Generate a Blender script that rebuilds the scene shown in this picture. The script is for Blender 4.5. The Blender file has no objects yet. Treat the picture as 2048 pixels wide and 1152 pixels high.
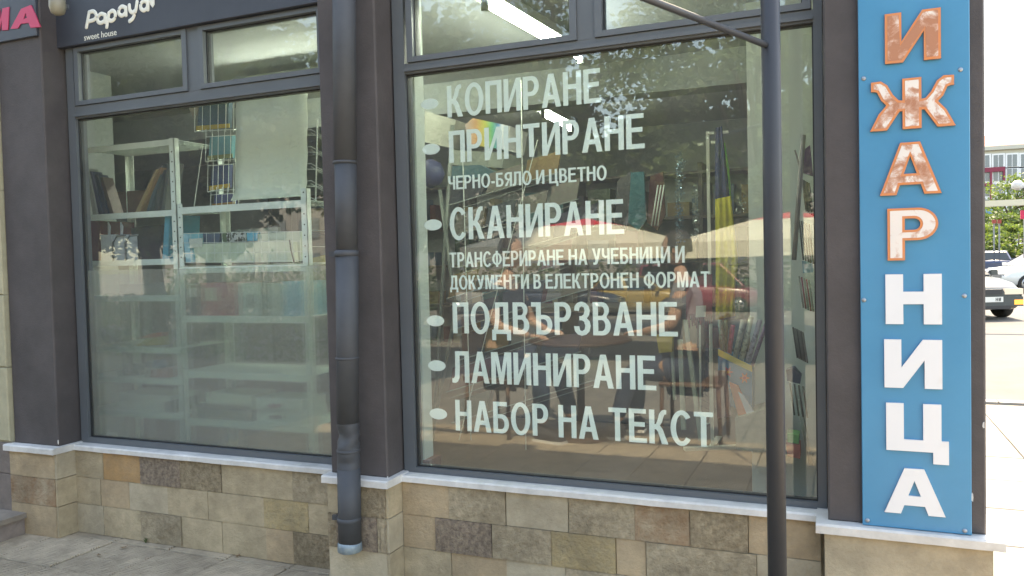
import bpy, bmesh, math, random
from mathutils import Vector, Matrix
random.seed(7)
sc = bpy.context.scene
col = sc.collection
R = math.radians

# ------------------------------------------------------------------ camera
RT = Vector((0.9229079, 0.38429766, -0.02358621))
UP = Vector((0.00893825, 0.03985802, 0.99916537))
FW = Vector((-0.38491702, 0.92234844, -0.03335033))
CAM = Vector((0.0, -2.97, 1.35))
FPX = 1600.0
cd = bpy.data.cameras.new('camera'); cam = bpy.data.objects.new('camera', cd); col.objects.link(cam)
cd.sensor_width = 36; cd.lens = FPX / 2048 * 36; cd.clip_start = 0.05; cd.clip_end = 2000
m = Matrix.Identity(4)
for i in range(3):
    m[i][0] = RT[i]; m[i][1] = UP[i]; m[i][2] = -FW[i]; m[i][3] = CAM[i]
cam.matrix_world = m
sc.camera = cam

# ------------------------------------------------------------------ sky, sun, exposure
SUN_EL, SUN_AZ = R(54), R(8)            # sun stands behind the shop, slightly to the right
w = bpy.data.worlds.new('World'); sc.world = w; w.use_nodes = True
nt = w.node_tree
sky = nt.nodes.new('ShaderNodeTexSky'); sky.sky_type = 'NISHITA'; sky.sun_disc = False
sky.sun_elevation = SUN_EL; sky.sun_rotation = SUN_AZ; sky.dust_density = 1.5; sky.air_density = 1.0; sky.ozone_density = 1.0
nt.links.new(sky.outputs[0], nt.nodes['Background'].inputs[0])
nt.nodes['Background'].inputs[1].default_value = 0.15
sl = bpy.data.lights.new('sun', 'SUN'); sun = bpy.data.objects.new('sun', sl); col.objects.link(sun)
sl.energy = 2.6; sl.angle = R(0.6); sl.color = (1.0, 0.96, 0.9)
sd = Vector((math.sin(SUN_AZ) * math.cos(SUN_EL), math.cos(SUN_AZ) * math.cos(SUN_EL), math.sin(SUN_EL)))
sun.rotation_euler = sd.to_track_quat('Z', 'Y').to_euler()
sc.view_settings.view_transform = 'Standard'; sc.view_settings.look = 'None'
sc.view_settings.gamma = 1; sc.view_settings.use_curve_mapping = False
sc.view_settings.exposure = 2.62
sc.view_settings.use_white_balance = True; sc.view_settings.white_balance_temperature = 8800; sc.view_settings.white_balance_tint = 10
sc.cycles.use_denoising = True
sc.cycles.max_bounces = 8; sc.cycles.transparent_max_bounces = 16
sc.cycles.caustics_reflective = False; sc.cycles.caustics_refractive = True; sc.cycles.blur_glossy = 1.0
sc.cycles.sample_clamp_indirect = 6

# ------------------------------------------------------------------ measuring helpers
def at(px, py, y=0.0):
    "point of the vertical plane at distance y behind the glass that the photograph shows at px, py"
    d = RT * ((px - 1024) / FPX) + UP * (-(py - 576) / FPX) + FW
    return CAM + d * ((y - CAM.y) / d.y)
def gr(px, py, z=0.0):
    d = RT * ((px - 1024) / FPX) + UP * (-(py - 576) / FPX) + FW
    return CAM + d * ((z - CAM.z) / d.z)

# ------------------------------------------------------------------ materials
MATS = {}
def mat(name, c, rough=0.6, var=0.0, vscale=8.0, c2=None, bump=0.0, bscale=60.0, metal=0.0, spec=0.5, emit=None, es=0.0, objvar=0.0, trans=0.0, coat=0.0, bdist=0.01, stain=0.0, detail=6.0, thr=(0.35, 0.65)):
    if name in MATS: return MATS[name]
    m = bpy.data.materials.new(name); m.use_nodes = True; n = m.node_tree; b = n.nodes['Principled BSDF']
    b.inputs['Base Color'].default_value = (*c, 1); b.inputs['Roughness'].default_value = rough
    b.inputs['Metallic'].default_value = metal; b.inputs['Specular IOR Level'].default_value = spec
    b.inputs['Coat Weight'].default_value = coat
    tc = n.nodes.new('ShaderNodeTexCoord')
    src = None
    if var > 0 or c2:
        no = n.nodes.new('ShaderNodeTexNoise'); no.inputs['Scale'].default_value = vscale; no.inputs['Detail'].default_value = detail
        no.inputs['Roughness'].default_value = 0.65
        n.links.new(tc.outputs['Object'], no.inputs['Vector'])
        cr = n.nodes.new('ShaderNodeValToRGB'); cr.color_ramp.elements[0].position = thr[0]; cr.color_ramp.elements[1].position = thr[1]
        a = c2 or tuple(max(0, v * (1 - var)) for v in c); z = c if c2 else tuple(min(1, v * (1 + var)) for v in c)
        cr.color_ramp.elements[0].color = (*z, 1); cr.color_ramp.elements[1].color = (*a, 1)
        n.links.new(no.outputs['Fac'], cr.inputs['Fac']); src = cr.outputs['Color']
        n.links.new(src, b.inputs['Base Color'])
    if objvar > 0:
        oi = n.nodes.new('ShaderNodeObjectInfo'); mr = n.nodes.new('ShaderNodeMapRange')
        mr.inputs['To Min'].default_value = 1 - objvar; mr.inputs['To Max'].default_value = 1 + objvar
        n.links.new(oi.outputs['Random'], mr.inputs['Value'])
        hs = n.nodes.new('ShaderNodeHueSaturation'); n.links.new(mr.outputs[0], hs.inputs['Value'])
        if src: n.links.new(src, hs.inputs['Color'])
        else: hs.inputs['Color'].default_value = (*c, 1)
        n.links.new(hs.outputs[0], b.inputs['Base Color'])
    if stain > 0:
        cur = [l for l in n.links if l.to_socket == b.inputs['Base Color']]
        g = n.nodes.new('ShaderNodeNewGeometry'); ns = n.nodes.new('ShaderNodeTexNoise'); ns.inputs['Scale'].default_value = 3.5; ns.inputs['Detail'].default_value = 7; ns.inputs['Roughness'].default_value = .7
        n.links.new(g.outputs['Position'], ns.inputs['Vector']); mr = n.nodes.new('ShaderNodeMapRange'); mr.inputs['From Min'].default_value = .35; mr.inputs['From Max'].default_value = .65
        mr.inputs['To Min'].default_value = 1 - stain; mr.inputs['To Max'].default_value = 1 + stain * .35; n.links.new(ns.outputs['Fac'], mr.inputs['Value'])
        h2 = n.nodes.new('ShaderNodeHueSaturation'); n.links.new(mr.outputs[0], h2.inputs['Value'])
        if cur: n.links.new(cur[0].from_socket, h2.inputs['Color'])
        else: h2.inputs['Color'].default_value = (*c, 1)
        n.links.new(h2.outputs[0], b.inputs['Base Color'])
    if bump > 0:
        nb = n.nodes.new('ShaderNodeTexNoise'); nb.inputs['Scale'].default_value = bscale; nb.inputs['Detail'].default_value = 8
        nb.inputs['Roughness'].default_value = 0.7
        n.links.new(tc.outputs['Object'], nb.inputs['Vector'])
        bu = n.nodes.new('ShaderNodeBump'); bu.inputs['Strength'].default_value = bump; bu.inputs['Distance'].default_value = bdist
        n.links.new(nb.outputs['Fac'], bu.inputs['Height']); n.links.new(bu.outputs[0], b.inputs['Normal'])
    if emit:
        b.inputs['Emission Color'].default_value = (*emit, 1); b.inputs['Emission Strength'].default_value = es
    MATS[name] = m
    return m

def glass_mat(name, tint, base_refl, rough=0.0):
    m = bpy.data.materials.new(name); m.use_nodes = True; n = m.node_tree; n.nodes.clear()
    o = n.nodes.new('ShaderNodeOutputMaterial'); mx = n.nodes.new('ShaderNodeMixShader')
    t = n.nodes.new('ShaderNodeBsdfTransparent'); t.inputs[0].default_value = (*tint, 1)
    g = n.nodes.new('ShaderNodeBsdfGlossy'); g.inputs['Roughness'].default_value = rough; g.inputs[0].default_value = (0.97, 1, 0.98, 1)
    # slight waviness of the sheet glass
    tc = n.nodes.new('ShaderNodeTexCoord'); no = n.nodes.new('ShaderNodeTexNoise'); no.inputs['Scale'].default_value = 2.2; no.inputs['Detail'].default_value = 1
    n.links.new(tc.outputs['Object'], no.inputs['Vector'])
    bu = n.nodes.new('ShaderNodeBump'); bu.inputs['Strength'].default_value = 0.02; bu.inputs['Distance'].default_value = 0.02
    n.links.new(no.outputs['Fac'], bu.inputs['Height']); n.links.new(bu.outputs[0], g.inputs['Normal'])
    # reflectance of a thin sheet: Schlick on the absolute angle, the same for both faces
    ge = n.nodes.new('ShaderNodeNewGeometry'); dt = n.nodes.new('ShaderNodeVectorMath'); dt.operation = 'DOT_PRODUCT'
    n.links.new(ge.outputs['True Normal'], dt.inputs[0]); n.links.new(ge.outputs['Incoming'], dt.inputs[1])
    def mth(op, a, b=None):
        q = n.nodes.new('ShaderNodeMath'); q.operation = op; q.use_clamp = False
        for i, v in enumerate((a, b)):
            if v is None: continue
            if isinstance(v, (int, float)): q.inputs[i].default_value = v
            else: n.links.new(v, q.inputs[i])
        return q.outputs[0]
    c = mth('ABSOLUTE', dt.outputs['Value']); p5 = mth('POWER', mth('SUBTRACT', 1.0, c), 5.0)
    n.links.new(mth('ADD', mth('MULTIPLY', p5, 1 - base_refl), base_refl), mx.inputs[0])
    # glare veil painted as a pale diffuse layer that lifts the pane's blacks
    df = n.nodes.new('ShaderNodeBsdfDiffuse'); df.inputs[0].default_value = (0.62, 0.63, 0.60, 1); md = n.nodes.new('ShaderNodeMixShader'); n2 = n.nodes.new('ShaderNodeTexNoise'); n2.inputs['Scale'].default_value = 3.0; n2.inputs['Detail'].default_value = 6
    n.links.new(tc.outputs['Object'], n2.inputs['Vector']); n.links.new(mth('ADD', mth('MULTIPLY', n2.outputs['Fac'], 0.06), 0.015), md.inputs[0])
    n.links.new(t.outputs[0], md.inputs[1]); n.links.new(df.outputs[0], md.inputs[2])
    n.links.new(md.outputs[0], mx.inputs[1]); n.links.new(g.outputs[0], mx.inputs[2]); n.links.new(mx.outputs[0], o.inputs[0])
    return m
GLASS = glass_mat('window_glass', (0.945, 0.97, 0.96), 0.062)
CARGLASS = mat('car_glass', (0.02, 0.03, 0.035), 0.08, spec=0.4)

def frost_mat():
    m = bpy.data.materials.new('frosted_film'); m.use_nodes = True; n = m.node_tree; n.nodes.clear()
    o = n.nodes.new('ShaderNodeOutputMaterial'); mx = n.nodes.new('ShaderNodeMixShader'); mx.inputs[0].default_value = 0.33
    r = n.nodes.new('ShaderNodeBsdfRefraction'); r.inputs['Roughness'].default_value = 0.20; r.inputs['IOR'].default_value = 1.06; r.inputs[0].default_value = (0.9, 0.97, 0.92, 1)
    t = n.nodes.new('ShaderNodeBsdfTransparent'); t.inputs[0].default_value = (0.9, 0.97, 0.92, 1)
    mr = n.nodes.new('ShaderNodeMixShader'); mr.inputs[0].default_value = 0.66
    n.links.new(r.outputs[0], mr.inputs[1]); n.links.new(t.outputs[0], mr.inputs[2])
    d = n.nodes.new('ShaderNodeBsdfDiffuse'); d.inputs[0].default_value = (0.53, 0.47, 0.455, 1)
    tl = n.nodes.new('ShaderNodeBsdfTranslucent'); tl.inputs[0].default_value = (0.7, 0.7, 0.66, 1); dm = n.nodes.new('ShaderNodeMixShader'); dm.inputs[0].default_value = 0.45
    n.links.new(d.outputs[0], dm.inputs[1]); n.links.new(tl.outputs[0], dm.inputs[2])
    n.links.new(mr.outputs[0], mx.inputs[1]); n.links.new(dm.outputs[0], mx.inputs[2]); n.links.new(mx.outputs[0], o.inputs[0])
    return m
FROST = frost_mat()

# ------------------------------------------------------------------ mesh builder and scene graph
class MB:
    def __init__(s): s.v = []; s.f = []; s.smooth = set()
    def add(s, vs, fs, smooth=False):
        k = len(s.v); s.v += [tuple(v) for v in vs]
        for f in fs:
            if smooth: s.smooth.add(len(s.f))
            s.f.append(tuple(i + k for i in f))
        return s
    def box(s, x0, x1, y0, y1, z0, z1):
        vs = [(x0, y0, z0), (x1, y0, z0), (x1, y1, z0), (x0, y1, z0), (x0, y0, z1), (x1, y0, z1), (x1, y1, z1), (x0, y1, z1)]
        return s.add(vs, [(0, 3, 2, 1), (4, 5, 6, 7), (0, 1, 5, 4), (1, 2, 6, 5), (2, 3, 7, 6), (3, 0, 4, 7)])
    def bbox(s, x0, x1, y0, y1, z0, z1, b=0.004):
        "box with a chamfered front (towards -y)"
        vs = [(x0, y1, z0), (x1, y1, z0), (x1, y1, z1), (x0, y1, z1), (x0, y0 + b, z0), (x1, y0 + b, z0), (x1, y0 + b, z1), (x0, y0 + b, z1),
              (x0 + b, y0, z0 + b), (x1 - b, y0, z0 + b), (x1 - b, y0, z1 - b), (x0 + b, y0, z1 - b)]
        fs = [(0, 3, 2, 1), (0, 1, 5, 4), (1, 2, 6, 5), (2, 3, 7, 6), (3, 0, 4, 7), (4, 5, 9, 8), (5, 6, 10, 9), (6, 7, 11, 10), (7, 4, 8, 11), (8, 9, 10, 11)]
        return s.add(vs, fs)
    def obox(s, c, size, M):
        hx, hy, hz = [q / 2 for q in size]; c = Vector(c)
        vs = [c + M @ Vector((a * hx, b * hy, d * hz)) for a, b, d in ((-1, -1, -1), (1, -1, -1), (1, 1, -1), (-1, 1, -1), (-1, -1, 1), (1, -1, 1), (1, 1, 1), (-1, 1, 1))]
        return s.add(vs, [(0, 3, 2, 1), (4, 5, 6, 7), (0, 1, 5, 4), (1, 2, 6, 5), (2, 3, 7, 6), (3, 0, 4, 7)])
    def tube(s, pts, r, n=8, cap=True):
        pts = [Vector(p) for p in pts]; rs = r if isinstance(r, (list, tuple)) else [r] * len(pts)
        vs = []; fs = []
        for i, p in enumerate(pts):
            a = pts[max(0, i - 1)]; b = pts[min(len(pts) - 1, i + 1)]; d = (b - a).normalized()
            ref = Vector((0, 0, 1)) if abs(d.z) < 0.9 else Vector((1, 0, 0))
            u = d.cross(ref).normalized(); v2 = d.cross(u).normalized()
            for k in range(n):
                t = 2 * math.pi * k / n; vs.append(p + (u * math.cos(t) + v2 * math.sin(t)) * rs[i])
        for i in range(len(pts) - 1):
            for k in range(n):
                fs.append((i * n + k, i * n + (k + 1) % n, (i + 1) * n + (k + 1) % n, (i + 1) * n + k))
        s.add(vs, fs, n > 5)
        if cap:
            k0 = len(s.v) - len(vs)
            s.f.append(tuple(k0 + k for k in range(n))[::-1]); s.f.append(tuple(k0 + (len(pts) - 1) * n + k for k in range(n)))
        return s
    def prism(s, poly, y0, y1):
        "polygon in x,z extruded along y"
        n = len(poly); vs = [(p[0], y0, p[1]) for p in poly] + [(p[0], y1, p[1]) for p in poly]
        fs = [tuple(range(n)), tuple(range(2 * n - 1, n - 1, -1))] + [((i + 1) % n, i, n + i, n + (i + 1) % n) for i in range(n)]
        return s.add(vs, fs)
    def lathe(s, c, prof, n=16, ax='z'):
        c = Vector(c); vs = []; fs = []
        for r, h in prof:
            for k in range(n):
                t = 2 * math.pi * k / n; q = (r * math.cos(t), r * math.sin(t), h)
                if ax == 'y': q = (q[0], h, q[1])
                if ax == 'x': q = (h, q[0], q[1])
                vs.append(c + Vector(q))
        for i in range(len(prof) - 1):
            for k in range(n): fs.append((i * n + k, i * n + (k + 1) % n, (i + 1) * n + (k + 1) % n, (i + 1) * n + k))
        s.add(vs, fs, True); k0 = len(s.v) - len(vs)
        s.f.append(tuple(k0 + k for k in range(n))[::-1]); s.f.append(tuple(k0 + (len(prof) - 1) * n + k for k in range(n)))
        return s
    def build(s, name, mt, parent=None, label=None, stuff=False, raw=False):
        org = Vector((0, 0, 0))
        if parent is not None: org = Vector(parent['org'])
        me = bpy.data.meshes.new(name); me.from_pydata([tuple(Vector(v) - org) for v in s.v] if not raw else s.v, [], s.f)
        if s.smooth:
            me.polygons.foreach_set('use_smooth', [i in s.smooth for i in range(len(s.f))])
        me.update(); bm = bmesh.new(); bm.from_mesh(me); bmesh.ops.recalc_face_normals(bm, faces=bm.faces); bm.to_mesh(me); bm.free()
        for q in (mt if isinstance(mt, (list, tuple)) else [mt]): me.materials.append(q)
        return link(name, me, parent, label, stuff)

def link(name, me, parent=None, label=None, stuff=False):
    o = bpy.data.objects.new(name, me); col.objects.link(o)
    if parent is not None: o.parent = parent; o['org'] = list(parent['org'])
    else: o['org'] = [0, 0, 0]
    if label: o['label'] = label
    if stuff: o['kind'] = 'stuff'
    return o
def tag(o, label, cat, group=None):
    o['label'] = label; o['category'] = cat
    if group: o['group'] = group
    return o
def thing(name, label, cat, loc=(0, 0, 0), group=None):
    o = bpy.data.objects.new(name, None); col.objects.link(o); o.location = loc; o['org'] = list(loc); o.empty_display_size = 0.1
    return tag(o, label, cat, group)
def one(mb, name, mt, label, cat, group=None):
    "a thing that is a single mesh, its origin at its base centre"
    xs = [v[0] for v in mb.v]; ys = [v[1] for v in mb.v]; zs = [v[2] for v in mb.v]
    c = Vector(((min(xs) + max(xs)) / 2, (min(ys) + max(ys)) / 2, min(zs)))
    mb.v = [tuple(Vector(v) - c) for v in mb.v]
    o = mb.build(name, mt); o.location = c; o['org'] = list(c)
    return tag(o, label, cat, group)
def struct(o): o['kind'] = 'structure'; return o
KIDS = {}
def copy_tree(o, parent=None):
    c = o.copy(); col.objects.link(c)
    if parent is not None: c.parent = parent
    for ch in list(o.children): copy_tree(ch, c)
    return c

# ------------------------------------------------------------------ base colours
PILLAR = mat('pillar_render', (0.082, 0.071, 0.071), 0.75, var=0.10, vscale=3, bump=0.25, bscale=90, stain=0.2)
FRAME = mat('grey_aluminium', (0.105, 0.118, 0.130), 0.38, var=0.05, vscale=5)
SILL = mat('white_sill_paint', (0.66, 0.64, 0.61), 0.6, var=0.10, vscale=9, bump=0.15, bscale=50, stain=0.2)
SEAL = mat('rubber_seal', (0.02, 0.022, 0.025), 0.5)
GROUT = mat('mortar', (0.42, 0.37, 0.29), 0.95, var=0.2, vscale=20, bump=0.4)
BEIGE = mat('beige_stone_block', (0.42, 0.38, 0.26), 0.9, var=0.12, vscale=6, bump=0.35, bscale=50)
PIPEM = mat('painted_zinc_pipe', (0.058, 0.062, 0.070), 0.62, var=0.12, vscale=6, bump=0.06, bscale=20)
def stone_mat(name, c, c2, vs, bump, bs):
    c = (c[0] * 1.06, c[1], c[2] * .93); c2 = (c2[0] * 1.06, c2[1], c2[2] * .93)
    return mat(name, c, 0.9, c2=c2, vscale=vs, bump=bump, bscale=bs, objvar=0.07, detail=9, spec=0.2, bdist=0.02, stain=0.28)
ST = dict(
    beige=stone_mat('smooth_beige_stone', (0.49, 0.42, 0.305), (0.40, 0.345, 0.25), 18, 0.5, 90),
    tan=stone_mat('tan_stone', (0.49, 0.39, 0.27), (0.41, 0.335, 0.24), 14, 0.5, 80),
    orange=stone_mat('orange_stone', (0.48, 0.31, 0.16), (0.41, 0.285, 0.17), 16, 0.5, 80),
    yellow=stone_mat('yellowish_rough_stone', (0.52, 0.42, 0.25), (0.41, 0.35, 0.235), 24, 1.0, 60),
    dark=stone_mat('dark_rough_stone', (0.19, 0.155, 0.135), (0.40, 0.335, 0.265), 45, 1.0, 60),
    olive=stone_mat('olive_rough_stone', (0.27, 0.225, 0.16), (0.46, 0.39, 0.285), 48, 1.0, 60),
    rust=stone_mat('rust_stained_stone', (0.49, 0.41, 0.305), (0.38, 0.245, 0.155), 12, 1.0, 60),
    rough=stone_mat('rough_pale_stone', (0.53, 0.46, 0.345), (0.36, 0.31, 0.23), 34, 1.0, 55),
    grey=stone_mat('smooth_grey_stone', (0.48, 0.43, 0.335), (0.42, 0.375, 0.29), 12, 0.4, 90))

# ------------------------------------------------------------------ ground
def hgt(y):
    if y > -4.5: return 0.0
    t = min(1, (-y - 4.5) / 7.0); t = t * t * (3 - 2 * t)
    u = min(1, max(0, (-y - 12) / 26.0))
    return -0.55 * t - 0.35 * u
def paving(name, c, c2, sx, sy, bumpy=0.5):
    m = mat(name, c, 0.85, var=0.1, vscale=2); n = m.node_tree; b = n.nodes['Principled BSDF']
    tc = n.nodes.new('ShaderNodeTexCoord'); br = n.nodes.new('ShaderNodeTexBrick'); n.links.new(tc.outputs['Object'], br.inputs['Vector'])
    br.offset = 0.0; br.inputs['Scale'].default_value = 1; br.inputs['Brick Width'].default_value = sx; br.inputs['Row Height'].default_value = sy
    br.inputs['Mortar Size'].default_value = 0.006; br.inputs['Color1'].default_value = (*c, 1); br.inputs['Color2'].default_value = (*c2, 1); br.inputs['Mortar'].default_value = (c[0] * .35, c[1] * .35, c[2] * .35, 1)
    n.links.new(br.outputs['Color'], b.inputs['Base Color'])
    return m
mb = MB(); nx = [-400, -60, -30, -12, -6, -2, 0, 3, 12, 30, 60, 400]
ys = [-400, -60, -38] + [-38 + i * 2 for i in range(1, 16)] + [-6.5, -5.5, -4.5, -3.0, -0.0, 5.19]
for y in ys:
    for x in nx: mb.v.append((x, y, hgt(y) - 0.022))
for j in range(len(ys) - 1):
    for i in range(len(nx) - 1):
        k = j * len(nx) + i; mb.f.append((k, k + 1, k + 1 + len(nx), k + len(nx)))
struct(mb.build('plaza_ground', paving('plaza_paving', (0.23, 0.215, 0.185), (0.20, 0.185, 0.165), 0.36, 0.36)))
mb = MB().box(-400, 400, 5.32, 600, -0.4, -0.14)
struct(mb.build('street_road', mat('asphalt', (0.085, 0.083, 0.08), 0.9, var=0.12, vscale=1.5, bump=0.3, bscale=80)))
kb = struct(MB().box(-12, 60, 5.2, 5.3, -0.3, -0.03).build('kerb_foundation', GROUT))
KM = mat('kerb_stone', (0.26, 0.255, 0.245), 0.9, var=0.1, bump=0.3)
kme = None
for i in range(22):
    x = 0.45 + i * 0.8
    if kme is None:
        o = MB().box(0, 0.79, 5.19, 5.33, -0.16, 0.0).build('kerb_stone', KM, kb); kme = o.data
    else: o = link('kerb_stone', kme, kb)
    o.location = (x, 0, 0)
struct(MB().box(12, 18, 9.0, 9.12, -0.14, -0.136).build('road_marking', mat('road_paint', (0.8, 0.8, 0.78), 0.7)))

# pavement slabs next to the shop, embossed with short ribs
def slab_mat():
    m = mat('embossed_paving_slab', (0.46, 0.375, 0.27), 0.85, var=0.16, vscale=9, objvar=0.12, detail=8, stain=0.3)
    n = m.node_tree; b = n.nodes['Principled BSDF']; tc = n.nodes.new('ShaderNodeTexCoord')
    mp = n.nodes.new('ShaderNodeMapping'); n.links.new(tc.outputs['Object'], mp.inputs['Vector'])
    ch = n.nodes.new('ShaderNodeTexChecker'); ch.inputs['Scale'].default_value = 18; n.links.new(mp.outputs[0], ch.inputs['Vector'])
    w1 = n.nodes.new('ShaderNodeTexWave'); w1.inputs['Scale'].default_value = 22; w1.bands_direction = 'X'
    w2 = n.nodes.new('ShaderNodeTexWave'); w2.inputs['Scale'].default_value = 22; w2.bands_direction = 'Y'
    n.links.new(mp.outputs[0], w1.inputs['Vector']); n.links.new(mp.outputs[0], w2.inputs['Vector'])
    mx = n.nodes.new('ShaderNodeMix'); mx.data_type = 'FLOAT'
    n.links.new(ch.outputs['Fac'], mx.inputs[0]); n.links.new(w1.outputs['Fac'], mx.inputs[2]); n.links.new(w2.outputs['Fac'], mx.inputs[3])
    no = n.nodes.new('ShaderNodeTexNoise'); no.inputs['Scale'].default_value = 3; n.links.new(tc.outputs['Object'], no.inputs['Vector'])
    mu = n.nodes.new('ShaderNodeMath'); mu.operation = 'MULTIPLY'; n.links.new(mx.outputs[0], mu.inputs[0]); n.links.new(no.outputs['Fac'], mu.inputs[1])
    bu = n.nodes.new('ShaderNodeBump'); bu.inputs['Strength'].default_value = 1.0; bu.inputs['Distance'].default_value = 0.010
    n.links.new(mu.outputs[0], bu.inputs['Height']); n.links.new(bu.outputs[0], b.inputs['Normal'])
    return m
SLAB = slab_mat()
def slab_mesh(sx, sy):
    mb = MB(); b = 0.004
    vs = [(0, 0, -0.06), (sx, 0, -0.06), (sx, sy, -0.06), (0, sy, -0.06), (0, 0, -b), (sx, 0, -b), (sx, sy, -b), (0, sy, -b), (b, b, 0), (sx - b, b, 0), (sx - b, sy - b, 0), (b, sy - b, 0)]
    mb.add(vs, [(0, 1, 5, 4), (1, 2, 6, 5), (2, 3, 7, 6), (3, 0, 4, 7), (4, 5, 9, 8), (5, 6, 10, 9), (6, 7, 11, 10), (7, 4, 8, 11), (8, 9, 10, 11)])
    o = mb.build('paving_slab', SLAB); me = o.data; bpy.data.objects.remove(o); return me
pv = struct(MB().box(-4.9, 3.6, -3.1, -0.0, -0.2, -0.03).build('pavement', mat('dirty_joint_sand', (0.10, 0.09, 0.075), 0.95, var=.3, vscale=30)))
sme = slab_mesh(0.3475, 0.3475); smn = slab_mesh(0.3475, 0.060)
cnt = 0
for i in range(-4, 20):
    x = -3.381 + (i - 1) * 0.3555
    if x < -4.8: continue
    for j in range(0, 9):
        if j == 0: o = link('paving_slab', smn, pv); o.location = (x, -0.094, random.uniform(-.002, .001))
        else: o = link('paving_slab', sme, pv); o.location = (x, -0.094 - 0.3555 * j + random.uniform(-.002, .002), random.uniform(-.003, .003))
        o.rotation_euler = (R(random.uniform(-.3, .3)), R(random.uniform(-.3, .3)), R(random.uniform(-.3, .3)))
        cnt += 1
pv2 = struct(MB().box(0.44, 6.4, 0.0, 5.185, -0.2, -0.03).build('side_pavement', GROUT))
sm2 = slab_mesh(0.594, 0.594)
SL2 = mat('plain_paving_slab', (0.20, 0.195, 0.185), 0.85, var=0.08, vscale=3, objvar=0.06, bump=0.2)
sm2.materials.clear(); sm2.materials.append(SL2)
for i in range(10):
    for j in range(8):
        o = link('paving_slab', sm2, pv2); o.location = (0.46 + i * 0.6, 0.02 + j * 0.6 + (0.0 if i % 2 else 0.0), random.uniform(-.003, .002))

# ------------------------------------------------------------------ shop building shell
SH = thing('shop_building', 'corner shop front with dark brown pillars, stone plinth and large grey framed windows', 'shop', (-1.9, 0.1, 0))
WALLIN = mat('interior_wall_paint', (0.27, 0.30, 0.29), 0.8, var=0.05)
GRW = mat('outer_wall_render', (0.34, 0.31, 0.27), 0.9, var=0.1, bump=0.3)
def P(mb, name, mt, label=None, stuff=False, parent=None): return mb.build(name, mt, parent or SH, label, stuff)
# outer shell: roof, back and side walls, fascia zone above the windows
P(MB().box(-9, 0.42, 0.12, 5.0, 3.0, 3.25), 'roof', GRW)
P(MB().box(-9.0, 0.42, 4.8, 5.0, 0, 3.0), 'back_wall', GRW)
P(MB().box(0.30, 0.40, 0.12, 4.8, 0, 3.0), 'side_wall', GRW)
P(MB().box(-9.0, -8.8, 0.12, 4.8, 0, 3.0), 'side_wall', GRW)
P(MB().box(-8.8, -3.80, 0.05, 0.10, 0.0, 3.0), 'front_wall', GRW)
P(MB().box(-3.72, 0.40, 0.03, 0.12, 2.50, 3.25), 'front_wall', PILLAR)
P(MB().box(-3.9, 0.40, -0.02, 0.115, 0.0, 0.43), 'plinth_core', GROUT)
# pillars
for x0, x1 in ((-4.03, -3.706), (-2.043, -1.763), (-0.061, 0.398)):
    b = MB().bbox(x0, x1, -0.135, 0.095 if x0 < -1 else 0.4, 0.462, 3.2, 0.006)
    P(b, 'pillar', PILLAR)
# rough render edge of the corner pillar
CHIP = mat('bare_plaster', (0.62, 0.60, 0.58), 0.9)
for px, py, w_, h_ in ((1944.5, 995, 3, 16), (775, 956, 3, 10), (116, 884, 3, 12), (1967, 850, 4, 12)):
    p = at(px, py, -0.137); c_ = [(p.x + (w_ * .0010) * math.cos(a * .9) * random.uniform(.5, 1.2), p.z + (h_ * .0010) * math.sin(a * .9) * random.uniform(.6, 1.1)) for a in range(7)]
    P(MB().prism(c_, -0.1375, -0.134), 'paint_chip', CHIP)
# window sills and pillar ledges
def sill(x0, x1, y, z0, z1):
    b = MB(); n = 14
    for i in range(n + 1):
        x = x0 + (x1 - x0) * i / n; j = random.uniform(-.0007, .0007)
        b.v += [(x, 0.06, z1 + .002), (x, y + .006, z1 + j), (x, y + j, z1 - .006), (x, y + j, z0 + j), (x, 0.06, z0)]
    for i in range(n):
        for k in range(4): a = i * 5 + k; b.f.append((a, a + 1, a + 6, a + 5))
    b.f.append((0, 1, 2, 3, 4)); b.f.append(tuple(n * 5 + k for k in (4, 3, 2, 1, 0)))
    return b
P(sill(-3.70, -2.05, -0.07, 0.432, 0.4585), 'window_sill', SILL)
P(sill(-1.755, -0.07, -0.07, 0.432, 0.4585), 'window_sill', SILL)
for x0, x1 in ((-4.05, -3.68), (-2.060, -1.735), (-0.098, 0.443)):
    P(sill(x0, x1, -0.185, 0.431, 0.4625), 'pillar_ledge', SILL)
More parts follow.
